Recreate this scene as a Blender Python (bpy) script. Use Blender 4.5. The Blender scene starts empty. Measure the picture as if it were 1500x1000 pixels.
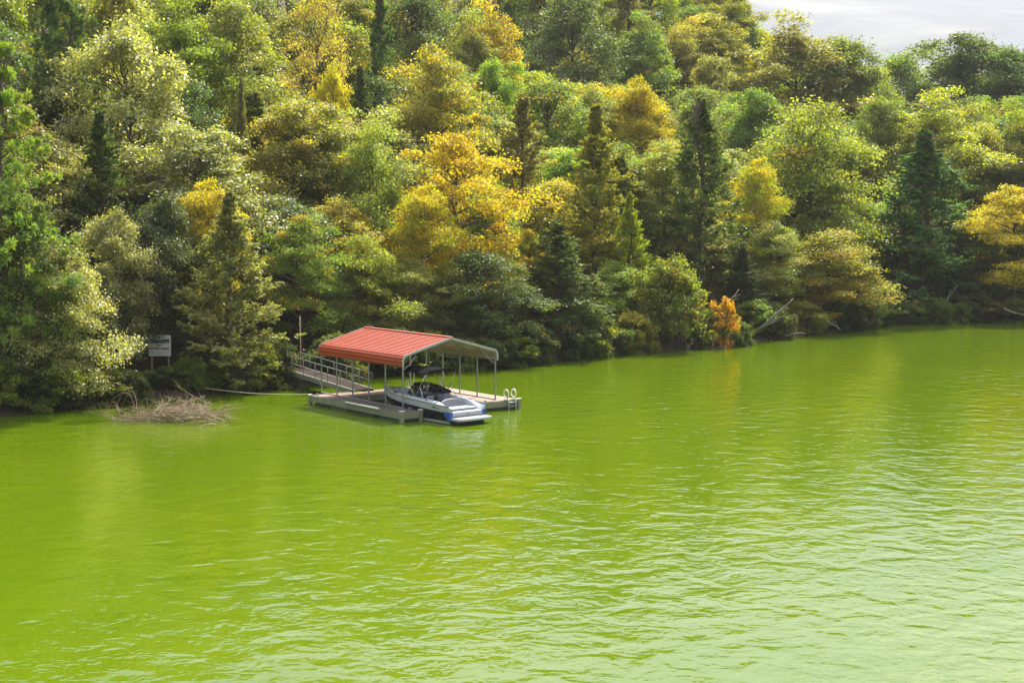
import bpy, bmesh, math, random
import numpy as np
from mathutils import Vector, Matrix

random.seed(7)
RNG = np.random.default_rng(11)
scene = bpy.context.scene
COL = scene.collection
R = math.radians

# ------------------------------------------------------------------ camera
CAM_H, FPX = 10.5, 2200.0
PITCH = math.atan(190 / FPX)
cam_data = bpy.data.cameras.new("camera")
cam_data.sensor_width = 36.0
cam_data.lens = FPX / 1500 * 36
cam_data.clip_start, cam_data.clip_end = 0.5, 3000
cam = bpy.data.objects.new("camera", cam_data)
COL.objects.link(cam)
cam.location = (0, 0, CAM_H)
cam.rotation_euler = (math.pi / 2 - PITCH, 0, 0)
scene.camera = cam

# ------------------------------------------------------------------ light
SUN_AZ = R(20)      # clockwise from +Y, the way the camera looks
SUN_EL = R(46)
world = bpy.data.worlds.new("World")
scene.world = world
world.use_nodes = True
wn, wl = world.node_tree.nodes, world.node_tree.links
wn.clear()
sky = wn.new("ShaderNodeTexSky")
sky.sky_type = 'NISHITA'
sky.sun_disc = False
sky.sun_elevation = SUN_EL
sky.sun_rotation = SUN_AZ
sky.air_density, sky.dust_density, sky.ozone_density = 1.0, 1.5, 1.0
tc = wn.new("ShaderNodeTexCoord")
sep = wn.new("ShaderNodeSeparateXYZ")
wl.new(tc.outputs["Generated"], sep.inputs[0])
den = wn.new("ShaderNodeMath"); den.operation = 'ADD'; den.inputs[1].default_value = 0.12
wl.new(sep.outputs["Z"], den.inputs[0])
den2 = wn.new("ShaderNodeMath"); den2.operation = 'MAXIMUM'; den2.inputs[1].default_value = 0.05
wl.new(den.outputs[0], den2.inputs[0])
dx = wn.new("ShaderNodeMath"); dx.operation = 'DIVIDE'
dy = wn.new("ShaderNodeMath"); dy.operation = 'DIVIDE'
wl.new(sep.outputs["X"], dx.inputs[0]); wl.new(den2.outputs[0], dx.inputs[1])
wl.new(sep.outputs["Y"], dy.inputs[0]); wl.new(den2.outputs[0], dy.inputs[1])
comb = wn.new("ShaderNodeCombineXYZ")
wl.new(dx.outputs[0], comb.inputs[0]); wl.new(dy.outputs[0], comb.inputs[1])
cmap = wn.new("ShaderNodeMapping")
cmap.inputs["Scale"].default_value = (0.55, 1.3, 1.0)
cmap.inputs["Location"].default_value = (3.1, 1.7, 0)
wl.new(comb.outputs[0], cmap.inputs[0])
cn = wn.new("ShaderNodeTexNoise")
cn.inputs["Scale"].default_value = 1.6
cn.inputs["Detail"].default_value = 7
cn.inputs["Roughness"].default_value = 0.58
cn.inputs["Distortion"].default_value = 0.5
wl.new(cmap.outputs[0], cn.inputs["Vector"])
cr = wn.new("ShaderNodeValToRGB")            # cloud tone: grey base to white
cr.color_ramp.elements[0].position = 0.40
cr.color_ramp.elements[0].color = (4.1, 4.6, 5.6, 1)
cr.color_ramp.elements[1].position = 0.60
cr.color_ramp.elements[1].color = (8.3, 8.1, 8.0, 1)
wl.new(cn.outputs["Fac"], cr.inputs[0])
cm = wn.new("ShaderNodeMapRange")            # cloud cover
cm.inputs[1].default_value, cm.inputs[2].default_value = 0.25, 0.5
cm.inputs[3].default_value, cm.inputs[4].default_value = 0.80, 0.97
wl.new(cn.outputs["Fac"], cm.inputs[0])
mixw = wn.new("ShaderNodeMix"); mixw.data_type = 'RGBA'
wl.new(cm.outputs[0], mixw.inputs[0])
cie = wn.new("ShaderNodeMath"); cie.operation = 'MULTIPLY_ADD'     # thin overcast: zenith far brighter than the horizon
cie.inputs[1].default_value, cie.inputs[2].default_value = 0.90, 0.13
zc_ = wn.new("ShaderNodeMath"); zc_.operation = 'MAXIMUM'; zc_.inputs[1].default_value = 0.0
wl.new(sep.outputs["Z"], zc_.inputs[0]); wl.new(zc_.outputs[0], cie.inputs[0])
sd_ = wn.new("ShaderNodeVectorMath"); sd_.operation = 'DOT_PRODUCT'      # thin cloud glows round the sun
wl.new(tc.outputs["Generated"], sd_.inputs[0])
sd_.inputs[1].default_value = (math.sin(SUN_AZ)*math.cos(SUN_EL), math.cos(SUN_AZ)*math.cos(SUN_EL), math.sin(SUN_EL))
sm_ = wn.new("ShaderNodeMath"); sm_.operation = 'MAXIMUM'; sm_.inputs[1].default_value = 0.0
wl.new(sd_.outputs["Value"], sm_.inputs[0])
sp6 = wn.new("ShaderNodeMath"); sp6.operation = 'POWER'; sp6.inputs[1].default_value = 6.0
wl.new(sm_.outputs[0], sp6.inputs[0])
sg6 = wn.new("ShaderNodeMath"); sg6.operation = 'MULTIPLY_ADD'; sg6.inputs[1].default_value = 2.2; sg6.inputs[2].default_value = 0.42
wl.new(sp6.outputs[0], sg6.inputs[0])
sc6 = wn.new("ShaderNodeMath"); sc6.operation = 'MULTIPLY'
wl.new(cie.outputs[0], sc6.inputs[0]); wl.new(sg6.outputs[0], sc6.inputs[1])
cs = wn.new("ShaderNodeVectorMath"); cs.operation = 'SCALE'
wl.new(cr.outputs[0], cs.inputs[0]); wl.new(sc6.outputs[0], cs.inputs["Scale"])
wl.new(sky.outputs[0], mixw.inputs[6]); wl.new(cs.outputs[0], mixw.inputs[7])
bg = wn.new("ShaderNodeBackground")
bg.inputs["Strength"].default_value = 0.15
wl.new(mixw.outputs[2], bg.inputs[0])
wo = wn.new("ShaderNodeOutputWorld")
wl.new(bg.outputs[0], wo.inputs[0])

sun_data = bpy.data.lights.new("sun", 'SUN')
sun_data.energy = 3.1
sun_data.angle = R(0.5)
sun_data.color = (1.0, 0.93, 0.80)
sun = bpy.data.objects.new("sun", sun_data)
COL.objects.link(sun)
sdir = Vector((math.sin(SUN_AZ) * math.cos(SUN_EL), math.cos(SUN_AZ) * math.cos(SUN_EL), math.sin(SUN_EL)))
sun.rotation_euler = (-sdir).to_track_quat('-Z', 'Y').to_euler()
sun.location = (0, 40, 120)

scene.view_settings.view_transform = 'Standard'
scene.view_settings.look = 'None'
scene.view_settings.gamma = 1
scene.view_settings.use_curve_mapping = False
scene.view_settings.exposure = 1.7
cy = scene.cycles
cy.max_bounces, cy.diffuse_bounces, cy.glossy_bounces = 7, 4, 3
cy.transmission_bounces, cy.transparent_max_bounces = 5, 6
cy.caustics_reflective = cy.caustics_refractive = False

# ------------------------------------------------------------------ helpers
def tag(o, label=None, cat=None, group=None, kind=None):
    if label: o["label"] = label
    if cat: o["category"] = cat
    if group: o["group"] = group
    if kind: o["kind"] = kind
    return o

def empty(name, loc, rz=0.0, label=None, cat=None, group=None):
    o = bpy.data.objects.new(name, None)
    COL.objects.link(o)
    o.location = loc
    o.rotation_euler = (0, 0, rz)
    return tag(o, label, cat, group)

def link(name, me, parent=None, mat=None):
    o = bpy.data.objects.new(name, me)
    COL.objects.link(o)
    if mat is not None and not me.materials:
        me.materials.append(mat)
    if parent is not None: o.parent = parent
    return o

class MB:
    """collects shapes for one mesh"""
    def __init__(self): self.v, self.f, self.m = [], [], []
    def face(self, idx, m=0): self.f.append(idx); self.m.append(m)
    def quadbox(self, c, m=0):
        b = len(self.v); self.v += [tuple(x) for x in c]
        for q in ((0,3,2,1),(4,5,6,7),(0,1,5,4),(1,2,6,5),(2,3,7,6),(3,0,4,7)):
            self.face([b+i for i in q], m)
        return self
    def box(self, x0, x1, y0, y1, z0, z1, m=0):
        return self.quadbox([(x0,y0,z0),(x1,y0,z0),(x1,y1,z0),(x0,y1,z0),(x0,y0,z1),(x1,y0,z1),(x1,y1,z1),(x0,y1,z1)], m)
    def bar(self, a, b, w, h, m=0, up=(0,0,1)):
        a, b = Vector(a), Vector(b)
        d = (b-a).normalized(); s = d.cross(Vector(up))
        if s.length < 1e-4: s = d.cross(Vector((1,0,0)))
        s.normalize(); n = s.cross(d)
        s *= w/2; n *= h/2
        return self.quadbox([a-s-n, b-s-n, b+s-n, a+s-n, a-s+n, b-s+n, b+s+n, a+s+n], m)
    def tube(self, pts, r, n=8, m=0, cap=True):
        pts = [Vector(p) for p in pts]
        rs = r if isinstance(r, (list, tuple)) else [r]*len(pts)
        base = len(self.v); prev = None
        for i, p in enumerate(pts):
            d = (pts[min(i+1, len(pts)-1)] - pts[max(i-1, 0)])
            d = d.normalized() if d.length > 1e-9 else Vector((0,0,1))
            if prev is None:
                s = d.cross(Vector((0,0,1)))
                if s.length < 1e-3: s = d.cross(Vector((1,0,0)))
            else:
                s = prev - d*prev.dot(d)
            s.normalize(); prev = s
            t = d.cross(s)
            for k in range(n):
                a = 2*math.pi*k/n
                self.v.append(tuple(p + (s*math.cos(a) + t*math.sin(a))*rs[i]))
        for i in range(len(pts)-1):
            for k in range(n):
                k2 = (k+1) % n
                self.face([base+i*n+k, base+i*n+k2, base+(i+1)*n+k2, base+(i+1)*n+k], m)
        if cap:
            self.face([base+k for k in range(n)][::-1], m)
            e = base+(len(pts)-1)*n
            self.face([e+k for k in range(n)], m)
        return self
    def grid(self, rows, m=0, close=False):
        b = len(self.v); n = len(rows[0])
        for r in rows: self.v += [tuple(p) for p in r]
        for i in range(len(rows)-1):
            for k in range(n if close else n-1):
                k2 = (k+1) % n
                self.face([b+i*n+k, b+i*n+k2, b+(i+1)*n+k2, b+(i+1)*n+k], m)
        return self
    def poly(self, pts, m=0):
        b = len(self.v); self.v += [tuple(p) for p in pts]
        self.face(list(range(b, b+len(pts))), m); return self
    def prism(self, pts, z0, z1, m=0):
        n = len(pts); b = len(self.v)
        self.v += [(p[0],p[1],z0) for p in pts] + [(p[0],p[1],z1) for p in pts]
        self.face([b+i for i in range(n)][::-1], m); self.face([b+n+i for i in range(n)], m)
        for i in range(n):
            j = (i+1) % n
            self.face([b+i, b+j, b+n+j, b+n+i], m)
        return self
    def mesh(self, name, mats, smooth=False):
        me = bpy.data.meshes.new(name)
        me.from_pydata(self.v, [], self.f)
        for mt in (mats if isinstance(mats, (list, tuple)) else [mats]): me.materials.append(mt)
        if any(self.m): me.polygons.foreach_set("material_index", self.m)
        if smooth: me.polygons.foreach_set("use_smooth", [True]*len(self.f))
        me.update()
        return me
    def build(self, name, mats, parent=None, smooth=False, bevel=0.0):
        me = self.mesh(name, mats, smooth)
        bm = bmesh.new(); bm.from_mesh(me)
        bmesh.ops.remove_doubles(bm, verts=bm.verts, dist=1e-5)
        bmesh.ops.recalc_face_normals(bm, faces=bm.faces)
        if bevel: bmesh.ops.bevel(bm, geom=list(bm.edges), offset=bevel, segments=2, affect='EDGES', profile=0.6)
        bm.to_mesh(me); bm.free()
        return link(name, me, parent)

# ------------------------------------------------------------------ materials
def new_mat(name):
    m = bpy.data.materials.new(name); m.use_nodes = True
    return m, m.node_tree.nodes, m.node_tree.links

def plain(name, col, rough=0.5, metal=0.0, var=0.12, scale=6.0, bump=0.0, stretch=(1,1,1), dirt=None, spec=0.5, dirt_amt=0.6):
    m, n, l = new_mat(name)
    p = n["Principled BSDF"]
    p.inputs["Roughness"].default_value = rough
    p.inputs["Metallic"].default_value = metal
    p.inputs["Specular IOR Level"].default_value = spec
    t = n.new("ShaderNodeTexCoord"); mp = n.new("ShaderNodeMapping")
    mp.inputs["Scale"].default_value = stretch
    l.new(t.outputs["Object"], mp.inputs[0])
    nz = n.new("ShaderNodeTexNoise"); nz.inputs["Scale"].default_value = scale
    nz.inputs["Detail"].default_value = 6; nz.inputs["Roughness"].default_value = 0.65
    l.new(mp.outputs[0], nz.inputs["Vector"])
    oi = n.new("ShaderNodeObjectInfo")
    mr = n.new("ShaderNodeMapRange")
    mr.inputs[1].default_value, mr.inputs[2].default_value = 0.25, 0.75
    mr.inputs[3].default_value, mr.inputs[4].default_value = 1-var, 1+var
    l.new(nz.outputs["Fac"], mr.inputs[0])
    rr = n.new("ShaderNodeMapRange")
    rr.inputs[3].default_value, rr.inputs[4].default_value = 1-var*0.7, 1+var*0.7
    l.new(oi.outputs["Random"], rr.inputs[0])
    mu = n.new("ShaderNodeMath"); mu.operation = 'MULTIPLY'
    l.new(mr.outputs[0], mu.inputs[0]); l.new(rr.outputs[0], mu.inputs[1])
    vm = n.new("ShaderNodeVectorMath"); vm.operation = 'SCALE'
    vm.inputs[0].default_value = col
    l.new(mu.outputs[0], vm.inputs["Scale"])
    out = vm.outputs[0]
    if dirt:
        n2 = n.new("ShaderNodeTexNoise"); n2.inputs["Scale"].default_value = scale*0.35
        n2.inputs["Detail"].default_value = 8; n2.inputs["Roughness"].default_value = 0.7
        l.new(t.outputs["Object"], n2.inputs["Vector"])
        m2 = n.new("ShaderNodeMapRange")
        m2.inputs[1].default_value, m2.inputs[2].default_value = 0.45, 0.72
        m2.inputs[3].default_value, m2.inputs[4].default_value = 0, dirt_amt
        l.new(n2.outputs["Fac"], m2.inputs[0])
        mx = n.new("ShaderNodeMix"); mx.data_type = 'RGBA'
        l.new(m2.outputs[0], mx.inputs[0]); l.new(out, mx.inputs[6])
        mx.inputs[7].default_value = (*dirt, 1)
        out = mx.outputs[2]
    l.new(out, p.inputs["Base Color"])
    if bump:
        b = n.new("ShaderNodeBump"); b.inputs["Distance"].default_value = bump
        l.new(nz.outputs["Fac"], b.inputs["Height"]); l.new(b.outputs[0], p.inputs["Normal"])
    return m

def leaf_material(name, transl=0.5):
    m, n, l = new_mat(name)
    n.clear()
    oi = n.new("ShaderNodeObjectInfo")
    at = n.new("ShaderNodeAttribute"); at.attribute_name = "tone"
    sp = n.new("ShaderNodeSeparateColor"); l.new(at.outputs["Color"], sp.inputs[0])
    au = n.new("ShaderNodeAttribute"); au.attribute_type = 'OBJECT'; au.attribute_name = "autumn"
    ac = n.new("ShaderNodeAttribute"); ac.attribute_type = 'OBJECT'; ac.attribute_name = "accent"
    gl = n.new("ShaderNodeAttribute"); gl.attribute_type = 'OBJECT'; gl.attribute_name = "gloss"
    # share of clumps that have turned
    a1 = n.new("ShaderNodeMath"); a1.operation = 'MULTIPLY_ADD'; a1.inputs[1].default_value = 0.45
    l.new(sp.outputs[1], a1.inputs[0])
    a2 = n.new("ShaderNodeMath"); a2.operation = 'MULTIPLY'; a2.inputs[1].default_value = 0.55
    l.new(sp.outputs[2], a2.inputs[0]); l.new(a2.outputs[0], a1.inputs[2])
    sb = n.new("ShaderNodeMath"); sb.operation = 'SUBTRACT'
    l.new(au.outputs["Fac"], sb.inputs[0]); l.new(a1.outputs[0], sb.inputs[1])
    mr = n.new("ShaderNodeMapRange"); mr.inputs[1].default_value, mr.inputs[2].default_value = -0.10, 0.12
    l.new(sb.outputs[0], mr.inputs[0])
    mx = n.new("ShaderNodeMix"); mx.data_type = 'RGBA'
    l.new(mr.outputs[0], mx.inputs[0]); l.new(oi.outputs["Color"], mx.inputs[6]); l.new(ac.outputs["Color"], mx.inputs[7])
    hs = n.new("ShaderNodeHueSaturation")
    h1 = n.new("ShaderNodeMapRange"); h1.inputs[3].default_value, h1.inputs[4].default_value = 0.485, 0.528
    l.new(sp.outputs[1], h1.inputs[0]); l.new(h1.outputs[0], hs.inputs["Hue"])
    v1 = n.new("ShaderNodeMapRange"); v1.inputs[3].default_value, v1.inputs[4].default_value = 0.48, 1.7
    l.new(sp.outputs[0], v1.inputs[0])
    v2 = n.new("ShaderNodeMapRange"); v2.inputs[3].default_value, v2.inputs[4].default_value = 0.78, 1.22
    l.new(sp.outputs[2], v2.inputs[0])
    v3 = n.new("ShaderNodeMath"); v3.operation = 'MULTIPLY'
    l.new(v1.outputs[0], v3.inputs[0]); l.new(v2.outputs[0], v3.inputs[1]); l.new(v3.outputs[0], hs.inputs["Value"])
    l.new(mx.outputs[2], hs.inputs["Color"])
    df = n.new("ShaderNodeBsdfDiffuse"); l.new(hs.outputs[0], df.inputs[0])
    tr = n.new("ShaderNodeBsdfTranslucent")
    tm = n.new("ShaderNodeMix"); tm.data_type = 'RGBA'; tm.blend_type = 'MULTIPLY'; tm.inputs[0].default_value = 1
    l.new(hs.outputs[0], tm.inputs[6]); tm.inputs[7].default_value = (1.42, 1.44, 0.50, 1)
    l.new(tm.outputs[2], tr.inputs[0])
    m1 = n.new("ShaderNodeMixShader"); m1.inputs[0].default_value = transl
    l.new(df.outputs[0], m1.inputs[1]); l.new(tr.outputs[0], m1.inputs[2])
    gs = n.new("ShaderNodeBsdfGlossy"); gs.inputs["Roughness"].default_value = 0.5
    gs.inputs["Color"].default_value = (0.95, 0.97, 0.9, 1)
    m2 = n.new("ShaderNodeMixShader")
    l.new(gl.outputs["Fac"], m2.inputs[0]); l.new(m1.outputs[0], m2.inputs[1]); l.new(gs.outputs[0], m2.inputs[2])
    o = n.new("ShaderNodeOutputMaterial"); l.new(m2.outputs[0], o.inputs[0])
    return m

M = {}
M["leaf"] = leaf_material("leaf", 0.55)
M["needle"] = leaf_material("needle", 0.42)
M["bark"] = plain("bark", (0.13, 0.10, 0.075), 0.9, var=0.35, scale=5, bump=0.03, stretch=(3,3,0.6))
M["pale_bark"] = plain("pale_bark", (0.27, 0.25, 0.21), 0.85, var=0.25, scale=5, bump=0.02, stretch=(3,3,0.8))
M["dead_wood"] = plain("dead_wood", (0.29, 0.215, 0.145), 0.85, var=0.3, scale=4, bump=0.01)
M["deck"] = plain("deck_board", (0.27, 0.175, 0.125), 0.8, var=0.22, scale=4, bump=0.004, stretch=(0.4,6,6), dirt=(0.22,0.16,0.12), dirt_amt=0.45)
M["shaded_deck"] = plain("shaded_deck_board", (0.13, 0.105, 0.09), 0.85, var=0.2, scale=4, bump=0.004, stretch=(0.4,6,6), dirt=(0.08,0.06,0.05), dirt_amt=0.5, spec=0.15)  # darker copy of the deck boards, the carport roof's shade put into the colour
M["fascia"] = plain("treated_timber", (0.25, 0.265, 0.19), 0.8, var=0.15, scale=3, bump=0.004, stretch=(0.5,5,5), dirt=(0.13,0.14,0.09), dirt_amt=0.5)
M["float"] = plain("float_foam", (0.10, 0.13, 0.10), 0.8, var=0.3, scale=3)
M["red_steel"] = plain("red_painted_steel", (0.40, 0.060, 0.016), 0.42, var=0.08, scale=1.2, stretch=(0.3,2,2), dirt=(0.30,0.070,0.035), dirt_amt=0.55)
M["pale_steel"] = plain("pale_sheet_underside", (0.42, 0.40, 0.35), 0.5, var=0.08, scale=2, dirt=(0.45,0.40,0.32), dirt_amt=0.4)
M["galv"] = plain("galvanised_steel", (0.34, 0.36, 0.38), 0.45, metal=0.35, var=0.12, scale=5, dirt=(0.38,0.37,0.35), dirt_amt=0.4)
M["dull_galv"] = plain("dull_galvanised_steel", (0.27, 0.26, 0.25), 0.6, metal=0.2, var=0.15, scale=5, dirt=(0.17,0.15,0.13), dirt_amt=0.5)
M["grey_deck"] = plain("grey_deck_board", (0.055, 0.043, 0.036), 0.95, var=0.35, scale=4, spec=0.05)
M["white_trim"] = plain("white_trim", (0.44, 0.46, 0.47), 0.45, var=0.06, scale=3, dirt=(0.32,0.31,0.28), dirt_amt=0.35)
M["white_pvc"] = plain("white_vinyl", (0.75, 0.74, 0.70), 0.4, var=0.06, scale=4, dirt=(0.5,0.48,0.42), dirt_amt=0.35)
M["alu"] = plain("aluminium", (0.60, 0.60, 0.58), 0.38, metal=0.6, var=0.1, scale=5)
M["gel_white"] = plain("gelcoat_white", (0.46, 0.50, 0.56), 0.22, var=0.03, scale=2)
M["gel_navy"] = plain("gelcoat_navy", (0.007, 0.011, 0.030), 0.12, var=0.1, scale=2)
M["gel_blue"] = plain("gelcoat_blue", (0.03, 0.10, 0.42), 0.2, var=0.06, scale=2)
M["gel_bottom"] = plain("gelcoat_bottom", (0.40, 0.43, 0.34), 0.3, var=0.08, scale=3, dirt=(0.3,0.34,0.15), dirt_amt=0.5)
M["vinyl"] = plain("grey_vinyl", (0.22, 0.23, 0.26), 0.55, var=0.06, scale=8)
M["dark_vinyl"] = plain("dark_vinyl", (0.06, 0.065, 0.075), 0.55, var=0.1, scale=8)
M["pad"] = plain("grey_foam_pad", (0.24, 0.22, 0.22), 0.85, var=0.08, scale=10)
M["canvas"] = plain("black_canvas", (0.006, 0.0065, 0.008), 1.0, var=0.25, scale=5, bump=0.02, spec=0.05)
M["chrome"] = plain("polished_rail", (0.75, 0.75, 0.74), 0.2, metal=0.9, var=0.03)
M["black"] = plain("black_plastic", (0.02, 0.02, 0.022), 0.4, var=0.1)
M["rope"] = plain("rope", (0.55, 0.52, 0.42), 0.9, var=0.15, scale=20)
M["dark_rope"] = plain("dark_rope", (0.03, 0.035, 0.06), 0.9, var=0.15, scale=20)
M["sign_white"] = plain("sign_face", (0.60, 0.61, 0.66), 0.45, var=0.04, scale=3)
M["ink"] = plain("sign_ink", (0.03, 0.035, 0.05), 0.5, var=0.1)
M["ink_red"] = plain("sign_red_ink", (0.30, 0.06, 0.06), 0.5, var=0.2)
M["ink_teal"] = plain("sign_photo_teal", (0.10, 0.17, 0.20), 0.5, var=0.4, scale=14)
M["ink_grey"] = plain("sign_grey_ink", (0.38, 0.38, 0.45), 0.5, var=0.15)

g, n, l = new_mat("tinted_glass")
n.clear()
tr_ = n.new("ShaderNodeBsdfTransparent"); tr_.inputs[0].default_value = (0.20, 0.22, 0.25, 1)
gl_ = n.new("ShaderNodeBsdfGlossy"); gl_.inputs["Roughness"].default_value = 0.04
fr_ = n.new("ShaderNodeFresnel"); fr_.inputs[0].default_value = 1.5
mx_ = n.new("ShaderNodeMixShader"); ou_ = n.new("ShaderNodeOutputMaterial")
l.new(fr_.outputs[0], mx_.inputs[0]); l.new(tr_.outputs[0], mx_.inputs[1]); l.new(gl_.outputs[0], mx_.inputs[2]); l.new(mx_.outputs[0], ou_.inputs[0])
M["glass"] = g

# water: green with algae, wind ripples in the surface
WATER_COL = (0.078, 0.126, 0.0006)
m, n, l = new_mat("lake_water")
p = n["Principled BSDF"]
p.inputs["Roughness"].default_value = 0.04
p.inputs["IOR"].default_value = 1.36
geo = n.new("ShaderNodeNewGeometry")
def mapped(rot, sc):
    a = n.new("ShaderNodeMapping"); a.inputs["Rotation"].default_value = (0, 0, rot); a.inputs["Scale"].default_value = sc
    l.new(geo.outputs["Position"], a.inputs[0]); return a.outputs[0]
def noise(vec, scale, detail=2, rough=0.5, dist=0.0):
    a = n.new("ShaderNodeTexNoise"); a.inputs["Scale"].default_value = scale
    a.inputs["Detail"].default_value = detail; a.inputs["Roughness"].default_value = rough; a.inputs["Distortion"].default_value = dist
    l.new(vec, a.inputs["Vector"]); return a.outputs["Fac"]
big = noise(mapped(0, (1, 1, 1)), 0.035, 3)                       # gusts
c1 = noise(mapped(0, (1, 1, 1)), 0.11, 4, 0.6)
cmx = n.new("ShaderNodeMix"); cmx.data_type = 'RGBA'
cmr = n.new("ShaderNodeMapRange"); cmr.inputs[1].default_value, cmr.inputs[2].default_value = 0.3, 0.7
l.new(c1, cmr.inputs[0]); l.new(cmr.outputs[0], cmx.inputs[0])
cmx.inputs[6].default_value = (WATER_COL[0]*0.9, WATER_COL[1]*0.95, WATER_COL[2], 1)
cmx.inputs[7].default_value = (WATER_COL[0]*1.12, WATER_COL[1]*1.05, WATER_COL[2]*1.2, 1)
l.new(cmx.outputs[2], p.inputs["Base Color"])
h1 = noise(mapped(R(14), (1, 1, 1)), 0.85, 2, 0.5, 0.5)     # long ripples
h2 = noise(mapped(R(-8), (1, 1, 1)), 2.3, 2, 0.55, 0.8)      # short ripples
h3 = noise(mapped(R(30), (1, 1.3, 1)), 5.0, 2, 0.5, 0.3)
def madd(a, k, c=None):
    x = n.new("ShaderNodeMath"); x.operation = 'MULTIPLY_ADD'; x.inputs[1].default_value = k
    l.new(a, x.inputs[0])
    if c is None: x.inputs[2].default_value = 0
    else: l.new(c, x.inputs[2])
    return x.outputs[0]
hsum = madd(h3, 0.003, madd(h2, 0.020, madd(h1, 0.080)))
gm = n.new("ShaderNodeMapRange"); gm.inputs[1].default_value, gm.inputs[2].default_value = 0.35, 0.65
gm.inputs[3].default_value, gm.inputs[4].default_value = 0.55, 1.0
l.new(big, gm.inputs[0])
bp = n.new("ShaderNodeBump"); bp.inputs["Distance"].default_value = 1.0
l.new(gm.outputs[0], bp.inputs["Strength"]); l.new(hsum, bp.inputs["Height"]); l.new(bp.outputs[0], p.inputs["Normal"])
M["water"] = m

# hillside: leaf litter and earth
m, n, l = new_mat("leaf_litter")
p = n["Principled BSDF"]; p.inputs["Roughness"].default_value = 0.95
t = n.new("ShaderNodeNewGeometry")
a = n.new("ShaderNodeTexNoise"); a.inputs["Scale"].default_value = 1.4; a.inputs["Detail"].default_value = 9; a.inputs["Roughness"].default_value = 0.75
b = n.new("ShaderNodeTexVoronoi"); b.inputs["Scale"].default_value = 6
l.new(t.outputs["Position"], a.inputs["Vector"]); l.new(t.outputs["Position"], b.inputs["Vector"])
cr2 = n.new("ShaderNodeValToRGB")
e = cr2.color_ramp.elements
e[0].position, e[0].color = 0.3, (0.035, 0.028, 0.018, 1)
e[1].position, e[1].color = 0.72, (0.15, 0.095, 0.05, 1)
e2 = e.new(0.5); e2.color = (0.075, 0.05, 0.026, 1)
l.new(a.outputs["Fac"], cr2.inputs[0])
mxl = n.new("ShaderNodeMix"); mxl.data_type = 'RGBA'; mxl.blend_type = 'MULTIPLY'; mxl.inputs[0].default_value = 0.5
l.new(cr2.outputs[0], mxl.inputs[6]); l.new(b.outputs["Color"], mxl.inputs[7])
l.new(mxl.outputs[2], p.inputs["Base Color"])
bb = n.new("ShaderNodeBump"); bb.inputs["Distance"].default_value = 0.15
l.new(a.outputs["Fac"], bb.inputs["Height"]); l.new(bb.outputs[0], p.inputs["Normal"])
M["litter"] = m

# ------------------------------------------------------------------ lie of the land
SHORE = np.array([(-140,20),(-80,52),(-45,67),(-30,75),(-26,77.2),(-24.5,79),(-22,81.5),(-20,84),(-17,86.6),(-14.5,88.2),
                  (-11,92),(-8.4,96),(-3,100),(.5,102),(4,107),(10,113),(17,116.6),(20,122),(29.5,133),(34.5,138.5),
                  (44,143),(52,145),(64,143),(84,132),(120,112),(200,80)], float)
def shore_dist(P):
    """signed distance inland of points (N,2)"""
    P = np.asarray(P, float); best = np.full(len(P), 1e9); sg = np.ones(len(P))
    for a, b in zip(SHORE[:-1], SHORE[1:]):
        d = b-a; L2 = d@d
        tt = np.clip(((P-a)@d)/L2, 0, 1)
        q = a+tt[:,None]*d
        r = np.hypot(*(P-q).T)
        cr_ = d[0]*(P[:,1]-a[1]) - d[1]*(P[:,0]-a[0])
        k = r < best-1e-9
        best = np.where(k, r, best); sg = np.where(k, np.sign(cr_), sg)
    return best*sg
def wob(x, y):
    return (np.sin(x*.11+1.3)*np.sin(y*.09+.4)*1.1 + np.sin(x*.31+y*.23)*.35 + np.sin(x*.83-y*.71+2)*.12)
def ground(P):
    P = np.asarray(P, float)
    d = shore_dist(P)
    d = d + 0.45*np.sin(P[:,0]*1.1+P[:,1]*.4) + 0.25*np.sin(P[:,0]*2.7-P[:,1]*1.9)
    px = 750+FPX*P[:,0]/np.maximum(P[:,1], 20)
    sl = np.interp(px, [-600,0,500,900,1100,1300,1500,2000], [.24,.25,.25,.24,.22,.15,.14,.2])
    up = 0.45*(1-np.exp(-np.maximum(d,0)/1.2)) + sl*95*np.tanh(np.maximum(d,0)/95) + wob(P[:,0],P[:,1])*np.clip(d/10,0,1)
    up = up + np.interp(px, [-600,500,800,950,1080,1150,1300], [.50,.50,.42,.34,.22,.08,0])*np.maximum(np.maximum(d,0)-52,0)*np.clip((160-d)/60,0,1)
    dn = np.maximum(d*0.3, -4)
    return np.where(d > 0, up, dn)
def gz(x, y): return float(ground([(x, y)])[0])

xs = np.unique(np.concatenate([np.arange(-320,-60,10), np.arange(-60,90,1.25), np.arange(90,360,10)]))
ys = np.unique(np.concatenate([np.arange(10,64,6), np.arange(64,170,1.25), np.arange(170,260,4), np.arange(260,620,20)]))
X, Y = np.meshgrid(xs, ys)
Z = ground(np.stack([X.ravel(), Y.ravel()], 1))
V = np.stack([X.ravel(), Y.ravel(), Z], 1)
nx, ny = len(xs), len(ys)
ii = (np.arange(ny-1)[:,None]*nx + np.arange(nx-1)[None]).ravel()
F = np.stack([ii, ii+1, ii+1+nx, ii+nx], 1)
me = bpy.data.meshes.new("hillside"); me.from_pydata(V.tolist(), [], F.tolist()); me.update()
me.polygons.foreach_set("use_smooth", [True]*len(F))
tag(link("hillside", me, mat=M["litter"]), "wooded hillside of brown earth and leaf litter above the lake", kind='structure')

me = bpy.data.meshes.new("water")
me.from_pydata([(-1200,-900,0),(1200,-900,0),(1200,200,0),(-1200,200,0)], [], [(0,1,2,3)]); me.update()
tag(link("water", me, mat=M["water"]), "bright green rippled lake water", kind='structure')

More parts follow.
